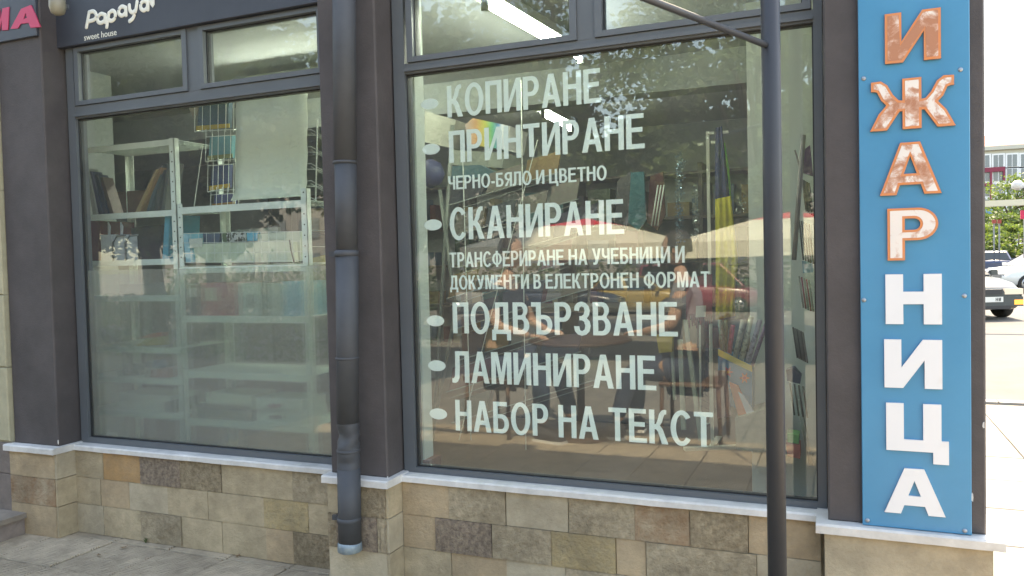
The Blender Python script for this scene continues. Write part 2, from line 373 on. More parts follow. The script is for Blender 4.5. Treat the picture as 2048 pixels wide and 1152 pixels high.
# stone cladding
def stone(x0, x1, y, z0, z1, kind, seq=[0]):
    g = 0.0011; pr = random.uniform(0, .004) + (0.004 if kind in ('dark', 'olive', 'rough', 'yellow') else 0)
    jx = [random.uniform(-.002, .002) for _ in range(4)]
    b = MB(); x0 += g; x1 -= g; z0 += g; z1 -= g; nx_ = 4; nz = 3; f = y - pr
    rr = 0.0035 if kind in ('dark', 'olive', 'rough', 'yellow', 'rust') else 0.001
    for k in range(nz + 1):
        for i in range(nx_ + 1):
            u = i / nx_; v = k / nz; ed = (i in (0, nx_)) or (k in (0, nz))
            b.v.append((x0 + (x1 - x0) * u + (jx[0] if i == 0 else 0), f + (0.0012 if ed else random.uniform(-rr, rr)), z0 + (z1 - z0) * v))
    for k in range(nz):
        for i in range(nx_):
            a = k * (nx_ + 1) + i; b.f.append((a, a + 1, a + nx_ + 2, a + nx_ + 1))
    n0 = len(b.v); per = [0, nx_, (nx_ + 1) * (nz + 1) - 1, (nx_ + 1) * nz]
    for p in per: q = b.v[p]; b.v.append((q[0], y + 0.03, q[2]))
    c = [n0, n0 + 1, n0 + 2, n0 + 3]
    bottom = list(range(0, nx_ + 1)); right = [nx_ + k * (nx_ + 1) for k in range(nz + 1)]; top = [nz * (nx_ + 1) + i for i in range(nx_, -1, -1)]; left = [k * (nx_ + 1) for k in range(nz, -1, -1)]
    b.f += [tuple(bottom[::-1] + [c[0], c[1]]), tuple(right[::-1] + [c[1], c[2]]), tuple(top[::-1] + [c[2], c[3]]), tuple(left[::-1] + [c[3], c[0]])]
    return P(b, 'stone', ST[kind])
def row(xs, kinds, y, z0, z1):
    for i in range(len(xs) - 1): stone(xs[i], xs[i + 1], y, z0, z1, kinds[i])
YL = -0.05
row([-3.755, -3.495, -3.237, -2.979, -2.728, -2.475, -2.314, -2.06], ['beige', 'orange', 'dark', 'olive', 'beige', 'beige', 'rough'], YL, 0.29, 0.432)
row([-3.764, -3.52, -3.323, -3.067, -2.814, -2.55, -2.481, -2.234, -2.06], ['beige', 'tan', 'grey', 'beige', 'beige', 'beige', 'yellow', 'beige'], YL, 0.151, 0.29)
row([-3.762, -3.505, -3.246, -2.984, -2.734, -2.474, -2.321, -2.06], ['grey', 'beige', 'rough', 'beige', 'beige', 'tan', 'olive'], YL, 0.0, 0.151)
row([-1.745, -1.523, -1.269, -1.004, -0.74, -0.535, -0.328, -0.086], ['tan', 'rough', 'grey', 'rough', 'rust', 'olive', 'tan'], YL, 0.289, 0.432)
row([-1.745, -1.589, -1.332, -1.076, -0.816, -0.70, -0.50, -0.30, -0.086], ['tan', 'dark', 'rough', 'yellow', 'tan', 'rough', 'rough', 'grey'], YL, 0.149, 0.289)
row([-1.745, -1.52, -1.27, -1.02, -0.76, -0.50, -0.26, -0.086], ['beige', 'tan', 'grey', 'rough', 'beige', 'beige', 'rough'], YL, 0.0, 0.149)
# pillar plinths
P(MB().box(-4.03, -3.70, -0.140, -0.02, 0, 0.431), 'plinth_core', GROUT)
P(MB().box(-2.040, -1.765, -0.140, -0.02, 0, 0.431), 'plinth_core', GROUT)
P(MB().box(-0.066, 0.400, -0.140, -0.02, 0, 0.431), 'plinth_core', GROUT)
YP = -0.165
row([-4.03, -3.70], ['tan'], YP, 0.30, 0.431); row([-4.03, -3.90, -3.70], ['rust', 'rust'], YP, 0.16, 0.30); row([-4.03, -3.70], ['tan'], YP, 0.0, 0.16)
row([-2.045, -1.99, -1.757], ['beige', 'olive'], YP, 0.30, 0.431); row([-2.045, -2.0, -1.80, -1.757], ['olive', 'dark', 'rough'], YP, 0.155, 0.30); row([-2.045, -1.757], ['grey'], YP, 0.0, 0.155)
row([-0.072, 0.410], ['grey'], YP, 0.19, 0.431); row([-0.072, 0.15, 0.410], ['rough', 'grey'], YP, 0.0, 0.19)
# returns (the sides of the pillar plinths that face along the wall)
def ret(x, s, zs, kinds):
    for i in range(len(zs) - 1):
        P(MB().box(min(x, x - s * .012), max(x, x - s * .012), -0.163, -0.052 if abs(x) > .2 else -0.03, zs[i] + .002, zs[i + 1] - .002), 'stone', ST[kinds[i]])
ret(-3.688, 1, [0, .16, .30, .431], ['beige', 'beige', 'grey']); ret(-1.745, 1, [0, .155, .30, .431], ['beige', 'grey', 'beige'])
P(MB().box(0.400, 0.412, -0.163, 5.0, 0, 0.431), 'stone', ST['grey'])
P(sill(0.40, 0.43, 0.1, 0.431, 0.4625), 'pillar_ledge', SILL)

# ------------------------------------------------------------------ windows
def frame_rect(x0, x1, z0, z1, t, y0, y1, b=0.004):
    mb = MB()
    if t[0]: mb.box(x0, x0 + t[0], y0, y1, z0, z1)
    if t[1]: mb.box(x1 - t[1], x1, y0, y1, z0, z1)
    mb.box(x0 + t[0], x1 - t[1], y0 + .001, y1, z0, z0 + t[2]); mb.box(x0 + t[0], x1 - t[1], y0 + .001, y1, z1 - t[3], z1)
    return mb
def window(x0, x1, gx0, gx1, gz0, gz1, ty0, ty1, tops, nm):
    f = P(frame_rect(x0, x1, 0.4605, 2.52, (gx0 - x0, x1 - gx1, gz0 - 0.4605, 2.52 - ty1), -0.012, 0.055), 'window_frame', FRAME)
    P(MB().box(gx0, gx1, -0.010, 0.055, gz1, ty0), 'transom', FRAME)
    # thin raised lip of the transom
    P(MB().box(gx0, gx1, -0.022, -0.010, gz1 + .008, gz1 + .022), 'transom_lip', FRAME)
    P(frame_rect(gx0, gx1, gz0, gz1, (.005, .005, .005, .005), 0.004, 0.03), 'glazing_seal', SEAL)
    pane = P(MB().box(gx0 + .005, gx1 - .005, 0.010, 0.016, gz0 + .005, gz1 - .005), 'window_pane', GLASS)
    for i in range(len(tops)):
        a, b2 = tops[i]
        P(frame_rect(a - .028, b2 + .028, ty0 + .002, ty1, (.028, .028, .022, .022), -0.020, 0.05), 'fanlight_frame', FRAME)
        P(frame_rect(a, b2, ty0 + .024, ty1 - .022, (.004, .004, .004, .004), 0.004, 0.03), 'glazing_seal', SEAL)
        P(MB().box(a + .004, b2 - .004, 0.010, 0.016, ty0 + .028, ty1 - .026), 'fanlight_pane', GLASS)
        if i: P(MB().box(tops[i - 1][1] + .0285, a - .0285, -0.011, 0.055, ty0, ty1), 'mullion', FRAME)
    return pane
paneL = window(-3.69, -2.05, -3.638, -2.10, 0.489, 2.133, 2.195, 2.489, [(-3.596, -2.905), (-2.775, -2.13)], 'left')
paneR = window(-1.754, -0.066, -1.70, -0.095, 0.483, 2.145, 2.188, 2.489, [(-1.655, -0.968), (-0.84, -0.13)], 'right')
# frosted film behind the lower part of the left pane
zf = at(400, 536, 0.02).z
P(MB().box(-3.63, -2.107, 0.0175, 0.0185, 0.495, zf), 'frosted_film', FROST, 'frosted film covering the lower half of the left window', parent=paneL)

# ------------------------------------------------------------------ lettering
def ell(cx, cy, rx, ry, a0=0, a1=360, n=20):
    return [(cx + rx * math.cos(R(a0 + (a1 - a0) * i / n)), cy + ry * math.sin(R(a0 + (a1 - a0) * i / n))) for i in range(n + (0 if abs(a1 - a0) >= 359 else 1))]
S, B = 0.165, 0.135
def bowl(x, y0, y1, wx, stem=0):   # right-bulging D from (x,y0) to (x,y1)
    h = (y1 - y0) / 2; rx = min(wx * .55, h * 1.1)
    return [(x, y0)] + ell(x + wx - rx, y0 + h, rx, h, -90, 90, 12) + [(x, y1)]
def G(ch):
    if ch == 'О': return [[ell(.34, .5, .34, .52, n=32)], ell(.34, .5, .34 - S, .52 - B, n=28)], .68
    if ch == 'П': return [[[(0, 0), (0, 1), (.58, 1), (.58, 0), (.58 - S, 0), (.58 - S, 1 - B), (S, 1 - B), (S, 0)]]], .58
    if ch == 'И': return [[[(0, 0), (0, 1), (S, 1), (S, .31), (.60 - S, 1), (.60, 1), (.60, 0), (.60 - S, 0), (.60 - S, .69), (S, 0)]]], .60
    if ch == 'Н': return [[[(0, 0), (0, 1), (S, 1), (S, .62), (.6 - S, .62), (.6 - S, 1), (.6, 1), (.6, 0), (.6 - S, 0), (.6 - S, .62 - B), (S, .62 - B), (S, 0)]]], .60
    if ch == 'Е': return [[[(0, 0), (0, 1), (.54, 1), (.54, 1 - B), (S, 1 - B), (S, .61), (.5, .61), (.5, .61 - B), (S, .61 - B), (S, B), (.56, B), (.56, 0)]]], .56
    if ch == 'Т': return [[[(.2, 0), (.2, 1 - B), (0, 1 - B), (0, 1), (.57, 1), (.57, 1 - B), (.2 + S, 1 - B), (.2 + S, 0)]]], .57
    if ch == 'Р': return [[[(0, 0), (0, 1)] + ell(.30, .70, .25, .30, 90, -90, 14) + [(S, .40), (S, 0)]], [(S, .53), (S, .87)] + ell(.27, .70, .12, .17, 90, -90, 12)], .56
    if ch == 'Я': return [[[(.56, 0), (.56, 1)] + ell(.26, .71, .25, .29, 90, 270, 14) + [(.12, .20), (0, 0), (.19, 0), (.28, .2), (.34, .40), (.56 - S, .40), (.56 - S, 0)]][:1], [(.56 - S, .54), (.56 - S, .87)] + ell(.29, .705, .12, .165, 90, 270, 12)], .56
    if ch == 'А': return [[[(0, 0), (.235, 1), (.415, 1), (.65, 0), (.475, 0), (.425, .23), (.225, .23), (.175, 0)]], [(.255, .37), (.325, .76), (.395, .37)]], .65
    if ch == 'Л': return [[[(-.03, -.01), (-.03, .13), (.03, .13), (.07, .2), (.09, .5), (.09, 1), (.60, 1), (.60, 0), (.60 - S, 0), (.60 - S, 1 - B), (.09 + S, 1 - B), (.09 + S, .45), (.235, .14), (.17, .02), (.09, -.02)]]], .60
    if ch == 'Д': return [[[(0, -.2), (0, B), (.05, B), (.10, .35), (.12, .7), (.12, 1), (.58, 1), (.58, B), (.66, B), (.66, -.2), (.52, -.2), (.52, 0), (.14, 0), (.14, -.2)]], [(.21, B), (.41, B), (.41, 1 - B), (.275, 1 - B), (.265, .5)]], .66
    if ch == 'К': return [[[(0, 0), (0, 1), (S, 1), (S, .57), (.21, .58), (.26, .70), (.31, .88), (.38, .98), (.46, 1.01), (.53, 1.0), (.53, .88), (.475, .87), (.44, .79), (.40, .65), (.33, .54), (.41, .44), (.58, 0), (.385, 0), (.27, .35), (.22, .42), (S, .43), (S, 0)]]], .58
    if ch == 'С': return [[ell(.335, .5, .335, .52, 38, 322, 30) + ell(.335, .5, .335 - S, .52 - B, 318, 42, 26)]], .63
    if ch == 'Б': return [[[(0, 0), (0, 1), (.50, 1), (.50, 1 - B), (S, 1 - B), (S, .61)] + ell(.30, .305, .26, .305, 90, -90, 14)], [(S, B), (S, .61 - B)] + ell(.28, .305, .12, .17, 90, -90, 12)], .56
    if ch == 'В': return [[[(0, 0), (0, 1), (.29, 1)] + ell(.29, .76, .22, .24, 90, -50, 10) + ell(.30, .28, .26, .28, 55, -90, 12)], [(S, .59), (S, .87), (.27, .87)] + ell(.27, .73, .09, .14, 70, -70, 8) + [(.27, .59)], [(S, .13), (S, .46), (.28, .46)] + ell(.28, .295, .11, .165, 70, -70, 8) + [(.28, .13)]], .56
    if ch == 'Ъ': return [[[(.16, 0), (.16, 1 - B), (0, 1 - B), (0, 1), (.16 + S, 1), (.16 + S, .61)] + ell(.44, .305, .26, .305, 90, -90, 14)], [(.16 + S, B), (.16 + S, .61 - B)] + ell(.42, .305, .12, .17, 90, -90, 12)], .70
    if ch == 'З': return [[[(0, .27), (.03, .12), (.12, .02), (.26, -.02), (.40, .02), (.50, .12), (.54, .28), (.51, .42), (.42, .51), (.49, .60), (.52, .74), (.48, .89), (.38, .98), (.25, 1.02), (.12, .98), (.04, .89), (.01, .75), (.17, .73), (.19, .83), (.26, .88), (.33, .84), (.35, .74), (.32, .63), (.25, .58), (.18, .575), (.18, .45), (.26, .45), (.33, .41), (.37, .29), (.34, .17), (.26, .12), (.20, .15), (.17, .27)]]], .54
    if ch == 'Ц': return [[[(0, 0), (0, 1), (S, 1), (S, B), (.41, B), (.41, 1), (.41 + S, 1), (.41 + S, B), (.65, B), (.65, -.21), (.51, -.21), (.51, 0)]]], .65
    if ch == 'Ч': return [[[(.54, 0), (.54, 1), (.54 - S, 1), (.54 - S, .55), (.28, .52), (.19, .56), (.165, .66), (.165, 1), (0, 1), (0, .62), (.05, .47), (.15, .40), (.27, .385), (.54 - S, .42), (.54 - S, 0)]]], .54
    if ch == 'Ф': return [[[(.28, -.03), (.28, .07)] + ell(.365, .5, .365, .40, 255, 105, 16)[0:17] + [(.28, .92), (.28, 1.03), (.45, 1.03), (.45, .92)] + ell(.365, .5, .365, .40, 75, -75, 16) + [(.45, .07), (.45, -.03)]], ell(.29, .5, .13, .265, 90, 270, 10), ell(.44, .5, .13, .265, 90, -90, 10)], .73
    if ch == 'У': return [[[(0, 1), (.18, 1), (.31, .46), (.42, 1), (.60, 1), (.43, .26), (.37, .08), (.29, 0), (.18, -.02), (.07, 0), (.07, .13), (.16, .12), (.21, .16), (.235, .26)]]], .60
    if ch == 'М': return [[[(0, 0), (0, 1), (.23, 1), (.355, .36), (.48, 1), (.71, 1), (.71, 0), (.55, 0), (.55, .74), (.42, 0), (.29, 0), (.16, .74), (.16, 0)]]], .71
    if ch == '-': return [[[(.02, .27), (.02, .43), (.28, .43), (.28, .27)]]], .30
    # heavy sign letters
    if ch == 'wИ': return [[[(0, 0), (0, 1), (.33, 1), (.33, .42), (.74, 1), (1.10, 1), (1.10, 0), (.77, 0), (.77, .58), (.36, 0)]]], 1.1
    if ch == 'wН': return [[[(0, 0), (0, 1), (.35, 1), (.35, .65), (.75, .65), (.75, 1), (1.10, 1), (1.10, 0), (.75, 0), (.75, .40), (.35, .40), (.35, 0)]]], 1.1
    if ch == 'wЦ': return [[[(0, 0), (0, 1), (.35, 1), (.35, .24), (.73, .24), (.73, 1), (1.08, 1), (1.08, .24), (1.22, .24), (1.22, -.24), (.92, -.24), (.92, 0)]]], 1.22
    if ch == 'wА': return [[[(0, 0), (.42, 1), (.82, 1), (1.24, 0), (.90, 0), (.83, .19), (.41, .19), (.34, 0)]], [(.49, .40), (.62, .74), (.75, .40)]], 1.24
    if ch == 'wР': return [[[(0, 0), (0, 1)] + ell(.62, .69, .42, .31, 90, -90, 16) + [(.36, .38), (.36, 0)]], [(.36, .58), (.36, .80)] + ell(.55, .69, .13, .11, 90, -90, 10)], 1.04
    if ch == 'wЖ': return [[[(.70, 0), (.70, .36), (.64, .36), (.37, 0), (0, 0), (.19, .33), (.36, .50), (.25, .60), (.16, .77), (.10, .79), (.03, .79), (.03, .98), (.24, .99), (.38, .90), (.50, .70), (.62, .58), (.70, .57), (.70, 1), (1.10, 1), (1.10, .57), (1.18, .58), (1.30, .70), (1.42, .90), (1.56, .99), (1.77, .98), (1.77, .79), (1.70, .79), (1.64, .77), (1.55, .60), (1.44, .50), (1.61, .33), (1.80, 0), (1.43, 0), (1.16, .36), (1.10, .36), (1.10, 0)]]], 1.8
def glyph_mesh(placed, thick):
    "placed: list of (polys, ox, oy, sx, sy) -> mesh lying in x,z plane, facing -y, thickness behind"
    cu = bpy.data.curves.new('g', 'CURVE'); cu.dimensions = '2D'; cu.fill_mode = 'BOTH'; cu.extrude = thick / 2
    for polys, ox, oy, sx, sy in placed:
        for pl in polys:
            pts = pl[0] if isinstance(pl[0], list) else pl
            s = cu.splines.new('POLY'); s.points.add(len(pts) - 1); s.use_cyclic_u = True
            for p, q in zip(s.points, pts): p.co = (ox + q[0] * sx, oy + q[1] * sy, 0, 1)
    o = bpy.data.objects.new('g', cu); me = bpy.data.meshes.new_from_object(o)
    for v in me.vertices: x, y, z = v.co; v.co = (x, -z, y)
    bpy.data.objects.remove(o); me.update(); return me
def put_mesh(me, name, mt, parent, loc, label=None):
    org = Vector(parent['org']); me.materials.clear(); me.materials.append(mt)
    o = link(name, me, parent, label); o.location = Vector(loc) - org - (Vector(parent.location) if parent.type == 'MESH' else Vector((0, 0, 0))); return o
VINYL = mat('mint_white_vinyl', (0.88, 0.98, 0.92), 0.55, var=0.02, vscale=10)
YT = 0.0175
def text_line(s, pl, pr, gap=0.075, space=0.26):
    "pl: left top and left bottom pixel, pr: right top and right bottom pixel"
    a, b, c, d = [at(*q, YT) for q in (*pl, *pr)]
    x0 = (a.x + b.x) / 2; x1 = (c.x + d.x) / 2; zt = (a.z + c.z) / 2; zb = (b.z + d.z) / 2; h = zt - zb
    placed = []; x = 0.0
    for ch in s:
        if ch == ' ': x += space; continue
        polys, wd = G(ch); placed.append((polys, x, wd)); x += wd + gap
    W = x - gap; sx = (x1 - x0) / W
    me = glyph_mesh([(p, xx * sx, 0, sx, h) for p, xx, wd in placed], 0.0006)
    put_mesh(me, 'lettering', VINYL, paneR, (x0, YT, zb), 'white vinyl lettering reading ' + s)
text_line('КОПИРАНЕ', ((893.1, 172.8), (895.6, 236.2)), ((1200.5, 135), (1202.7, 203.4)))
text_line('ПРИНТИРАНЕ', ((897, 263.6), (899.1, 327.3)), ((1288, 224.7), (1289.6, 295)))
text_line('ЧЕРНО-БЯЛО И ЦВЕТНО', ((896.4, 351.9), (897, 379.5)), ((1213, 331.5), (1213.5, 360)))
text_line('СКАНИРАНЕ', ((899, 416.5), (900, 480.5)), ((1247, 397.7), (1248.6, 467)))
text_line('ТРАНСФЕРИРАНЕ НА УЧЕБНИЦИ И', ((898.6, 506.2), (899.3, 534.4)), ((1368.9, 490.6), (1369.5, 525.9)))
text_line('ДОКУМЕНТИ В ЕЛЕКТРОНЕН ФОРМАТ', ((899.7, 551.3), (900.3, 578.7)), ((1419.5, 542.3), (1420, 574.6)))
text_line('ПОДВЪРЗВАНЕ', ((904.6, 604.7), (906.5, 667)), ((1354.4, 604.1), (1356.6, 672.5)))
text_line('ЛАМИНИРАНЕ', ((905.4, 702.3), (906, 764.4)), ((1311.2, 711.6), (1312.9, 780.8)))
text_line('НАБОР НА ТЕКСТ', ((910.1, 798.6), (911.7, 860.1)), ((1426.3, 826), (1427.6, 895.7)))
for cx, cy in ((859.5, 208), (862.3, 298.3), (866.2, 449.8), (871, 641.7), (873.7, 731.5), (876.6, 827.8)):
    a = at(cx - 17.5, cy, YT); b = at(cx + 17.5, cy, YT); c = at(cx, cy - 11, YT); d = at(cx, cy + 11, YT)
    me = glyph_mesh([([ell(0, 0, (b.x - a.x) / 2, (c.z - d.z) / 2, n=28)], 0, 0, 1, 1)], 0.0006)
    put_mesh(me, 'bullet_dot', VINYL, paneR, ((a.x + b.x) / 2, YT, (c.z + d.z) / 2))

# ------------------------------------------------------------------ blue letter board on the corner pillar
def board_mat():
    m = mat('blue_sign_paint', (0.036, 0.23, 0.41), 0.30, c2=(0.048, 0.26, 0.45), vscale=2.5, bump=0.02, bscale=10); return m
SG = thing('vertical_letter_sign', 'tall blue board with large white and worn orange letters screwed to the corner pillar', 'sign', (0.2, -0.145, 0.46))
MB().bbox(0.044, 0.3555, -0.156, -0.1365, 0.4645, 3.15, 0.002).build('sign_board', board_mat(), SG)
WHT = mat('white_letter_plastic', (0.74, 0.74, 0.76), 0.5, c2=(0.64, 0.61, 0.58), vscale=5, thr=(0.55, 0.85))
EDG = mat('brown_letter_edge', (0.32, 0.13, 0.07), 0.6, var=0.3)
ORE = mat('orange_letter_rim', (0.72, 0.23, 0.07), 0.55, c2=(0.62, 0.25, 0.12), vscale=40)
def worn(name, t0, t1, seed):
    m = mat(name, (0.47, 0.22, 0.14), 0.9, c2=(0.78, 0.71, 0.66), vscale=20, thr=(t0, t1), spec=.1, bump=0.12, bscale=60, detail=10)
    n = m.node_tree
    for q in n.nodes:
        if q.type == 'TEX_NOISE': q.inputs['Distortion'].default_value = 0.5
        if q.type == 'VALTORGB':
            e = q.color_ramp.elements.new((t0 + t1) / 2); e.color = (0.60, 0.36, 0.27, 1)
    return m
WORN = [worn('flaking_orange_paint', 0.50, 0.66, 1), worn('half_flaked_orange_paint', 0.40, 0.56, 2), worn('mostly_flaked_orange_paint', 0.24, 0.46, 3)]
def sign_letter(ch, x0, x1, z0, z1, mode, label):
    polys, wd = G(ch); sx = (x1 - x0) / wd; h = (z1 - z0)
    o = put_mesh(glyph_mesh([(polys, 0, 0, sx, h)], 0.008), 'sign_letter', EDG if mode is not None else WHT, SG, (x0, -0.1605, z0), label)
    if mode is None:
        # slightly smaller dark edge plate behind the white face
        return o
    # orange rim, then the flaking face inside it
    me = glyph_mesh([(polys, 0, 0, sx, h)], 0.0012)
    put_mesh(me, 'letter_rim', ORE, o, (x0, -0.1652, z0))
    bm = bmesh.new(); bm.from_mesh(o.data)
    fs = [f for f in bm.faces if abs(f.normal.y) > .9 and f.calc_center_median().y < 0]
    bmesh.ops.dissolve_faces(bm, faces=fs) if len(fs) > 1 and False else None
    bm.free()
    inset = inset_polys(polys, sx, h, 0.0075)
    me = glyph_mesh([(inset, 0, 0, 1, 1)], 0.0010)
    put_mesh(me, 'letter_face', WORN[mode], o, (x0, -0.1664, z0))
def inset_polys(polys, sx, sy, d):
    res = []
    for k, pl in enumerate(polys):
        pts = pl[0] if isinstance(pl[0], list) else pl
        pts = [Vector((p[0] * sx, p[1] * sy)) for p in pts]
        q = [pts[0]]
        for p in pts[1:]:
            if (p - q[-1]).length > 1e-4: q.append(p)
        pts = q; n = len(pts)
        area = sum(pts[i].x * pts[(i + 1) % n].y - pts[(i + 1) % n].x * pts[i].y for i in range(n))
        sgn = (1 if area > 0 else -1) * (1 if k == 0 else -1)
        out = []
        for i in range(n):
            a = (pts[i] - pts[i - 1]).normalized(); b = (pts[(i + 1) % n] - pts[i]).normalized()
            na = Vector((-a.y, a.x)) * sgn; nb = Vector((-b.y, b.x)) * sgn; mm = na + nb
            if mm.length < 1e-3: mm = na
            mm.normalize(); c = max(0.5, mm.dot(na)); p = pts[i] + mm * d / c; out.append((p.x, p.y))
        res.append(out)
    return res
L = [('wИ', 0.121, 0.277, 1.943, 2.098, 0, 'worn orange letter at the top of the board'), ('wЖ', 0.076, 0.316, 1.735, 1.892, 1, 'flaking orange and white letter with curved arms'),
     ('wА', 0.103, 0.277, 1.530, 1.693, 1, 'orange letter with flaked white right leg'), ('wР', 0.124, 0.267, 1.324, 1.488, 2, 'mostly flaked letter with an orange outline'),
     ('wН', 0.117, 0.276, 1.122, 1.280, None, 'clean white letter with one crossbar'), ('wИ', 0.112, 0.276, 0.919, 1.073, None, 'white letter with a faint brown stain on its diagonal'),
     ('wЦ', 0.116, 0.293, 0.718, 0.870, None, 'white letter with a tail at its lower right'), ('wА', 0.109, 0.283, 0.516, 0.662, None, 'white letter at the foot of the board')]
for a in L: sign_letter(*a)
for px, py in ((1727.5, 157), (1921, 139), (1728, 600), (1928.7, 591.7), (1735, 1041), (1929.6, 1062)):
    p = at(px, py, -0.157)
    MB().lathe((p.x, -0.156, p.z), [(0.0075, 0), (0.0075, -0.001), (0.0045, -0.0035), (0.002, -0.004)], 10, 'y').build('sign_screw', mat('screw_metal', (0.35, 0.38, 0.42), 0.35, metal=0.8), SG)

# ------------------------------------------------------------------ fascia signs at the top left
FASC = mat('anthracite_sign_panel', (0.045, 0.050, 0.064), 0.4, var=0.06)
PS = thing('shop_name_sign', 'dark fascia board with white slanted cafe lettering above the left window', 'sign', (-2.9, -0.03, 2.50))
MB().bbox(-3.712, -2.05, -0.045, 0.028, 2.492, 3.2, 0.003).build('sign_panel', FASC, PS)
CREAM = mat('cream_letter_paint', (0.78, 0.77, 0.68), 0.5)
def strokes(parent, lines, y, r, mt, name, flat=0.25):
    "rounded strokes through photo points lying on the plane y, flattened to a raised letter"
    mb = MB()
    for ln in lines:
        cp = [at(px, py, y) for px, py in ln]; cp = [cp[0] * 2 - cp[1]] + cp + [cp[-1] * 2 - cp[-2]]; pts = []
        for i in range(1, len(cp) - 2):
            a, b_, c, d = cp[i - 1:i + 3]
            for k in range(6):
                u = k / 6; pts.append(.5 * ((2 * b_) + (c - a) * u + (2 * a - 5 * b_ + 4 * c - d) * u * u + (3 * b_ - a - 3 * c + d) * u ** 3))
        pts.append(cp[-2])
        q = [pts[0] + (pts[0] - pts[1]).normalized() * r * .5] + pts + [pts[-1] + (pts[-1] - pts[-2]).normalized() * r * .5]
        mb.tube(q, [r * .55] + [r] * len(pts) + [r * .55], 8)
    mb.v = [(v[0], y + (v[1] - y) * flat, v[2]) for v in mb.v]
    return mb.build(name, mt, parent)
def z1(l): return [(x / 2.88, y / 2.88) for x, y in l]
yP = -0.046
for ln in ([[(497, 162), (505, 116), (514, 68)], [(510, 72), (538, 66), (554, 86), (544, 112), (512, 124)]],
           [[(604, 86), (582, 80), (564, 98), (564, 124), (582, 132), (602, 116), (606, 86)], [(606, 82), (606, 132)]],
           [[(628, 74), (620, 120), (614, 160)], [(624, 78), (648, 62), (664, 78), (660, 106), (642, 120), (622, 112)]],
           [[(722, 44), (702, 38), (686, 54), (686, 80), (704, 90), (722, 72), (724, 46)], [(724, 40), (726, 92)]],
           [[(744, 26), (748, 58), (762, 72), (780, 60)], [(790, 6), (782, 56), (766, 104), (744, 124)]],
           [[(848, 12), (828, 6), (812, 22), (812, 48), (830, 60), (848, 42), (850, 14)], [(852, 4), (852, 60)]]):
    strokes(PS, [z1(q) for q in ln], yP, 0.0105, CREAM, 'sign_letter')
lf = [at(x / 2.88, y / 2.88, yP) for x, y in ((862, 2), (876, -14), (890, 0), (890, 28), (880, 44), (866, 26))]
MB().prism([(p.x, p.z) for p in lf], yP - .002, yP + .003).build('leaf_emblem', CREAM, PS)
def small_text(s, p0, p1, y, mt, parent, name):
    cu = bpy.data.curves.new('t', 'FONT'); cu.body = s; cu.extrude = 0.0005; cu.resolution_u = 3
    o = bpy.data.objects.new('t', cu); col.objects.link(o); bpy.context.view_layer.update(); me = bpy.data.meshes.new_from_object(o); bpy.data.objects.remove(o)
    a, b = at(*p0, y), at(*p1, y); w0 = max(v.co.x for v in me.vertices); k = (b.x - a.x) / w0
    for v in me.vertices: x, yy, z = v.co; v.co = (x * k, -z, yy * k)
    return put_mesh(me, name, mt, parent, (a.x, y, a.z))
small_text('sweet house', (168, 81.5), (233, 66), -0.0458, CREAM, PS, 'small_lettering')

MS = thing('red_letter_sign', 'dark fascia board with large raspberry red letters at the top left corner', 'sign', (-4.6, -0.15, 2.53))
MB().bbox(-5.6, -3.716, -0.150, -0.030, 2.532, 2.76, 0.003).build('sign_panel', FASC, MS)
REDP = mat('raspberry_letter_paint', (0.55, 0.045, 0.12), 0.45)
ya = -0.151
for pl in ([[(22, 58), (43, 18), (63, 10), (82, 54), (62, 56), (58, 46), (42, 48), (37, 57)], [(48, 38), (55, 36), (52, 26)]],
           [[(-25, 64), (-20, 20), (0, 18), (2, 40), (6, 17), (19, 14), (17, 60), (5, 61), (4, 40), (0, 62), (-4, 62), (-8, 40), (-12, 63)]]):
    me = glyph_mesh([([[(at(px, py, ya).x, at(px, py, ya).z) for px, py in q] for q in pl], 0, 0, 1, 1)], 0.006)
    put_mesh(me, 'sign_letter', REDP, MS, (0, ya, 0))
# beige wall left of the shop
NB = thing('neighbour_wall', 'beige block wall of the neighbouring shop at the left edge', 'wall', (-5, 0, 0))
P(MB().box(-8.8, -4.042, -0.145, 0.04, 0.46, 3.4), 'wall_core', GROUT, parent=NB)
zb = [0.47] + [at(10, y, -.16).z for y in (735, 590)] + [1.78, 2.14, 2.528]
for i in range(len(zb) - 1):
    for j, (a, b) in enumerate(((-4.45, -4.034), (-5.0, -4.452))): P(MB().bbox(a, b, -0.160, -0.12, zb[i] + .002, zb[i + 1] - .002, .005), 'stone_block', BEIGE, parent=NB)
P(MB().bbox(-5.0, -3.725, -0.13, -0.03, 2.765, 3.3, .005), 'upper_band', BEIGE, parent=NB)
P(MB().box(-30, -3.75, 0.06, 9.0, 3.31, 18.0), 'added_shade_storeys', BEIGE, parent=NB)  # unseen storeys added to throw shade on the ground mirrored in the left pane
LILAC = stone_mat('lilac_grey_stone', (0.27, 0.235, 0.225), (0.21, 0.185, 0.175), 8, .4, 60)
P(MB().bbox(-4.6, -4.036, -0.158, 0.0, 0.30, 0.462, .004), 'stone', LILAC, parent=NB)
P(MB().bbox(-4.6, -4.036, -0.158, 0.0, 0.0, 0.298, .004), 'stone', LILAC, parent=NB)
lp = at(115, 12, -0.2)
FL = thing('wall_lamp', 'small rounded beige lamp beside the red letters', 'lamp', (lp.x, -0.15, lp.z))
MB().lathe((lp.x, -0.2, lp.z - .045), [(0.012, 0), (0.03, 0.01), (0.038, 0.04), (0.036, 0.12)], 14).build('lamp_body', mat('beige_lamp_plastic', (0.26, 0.24, 0.18), 0.4), FL)
MB().box(lp.x - .01, lp.x + .01, -0.2, -0.145, lp.z, lp.z + .02).build('lamp_arm', FRAME, FL)
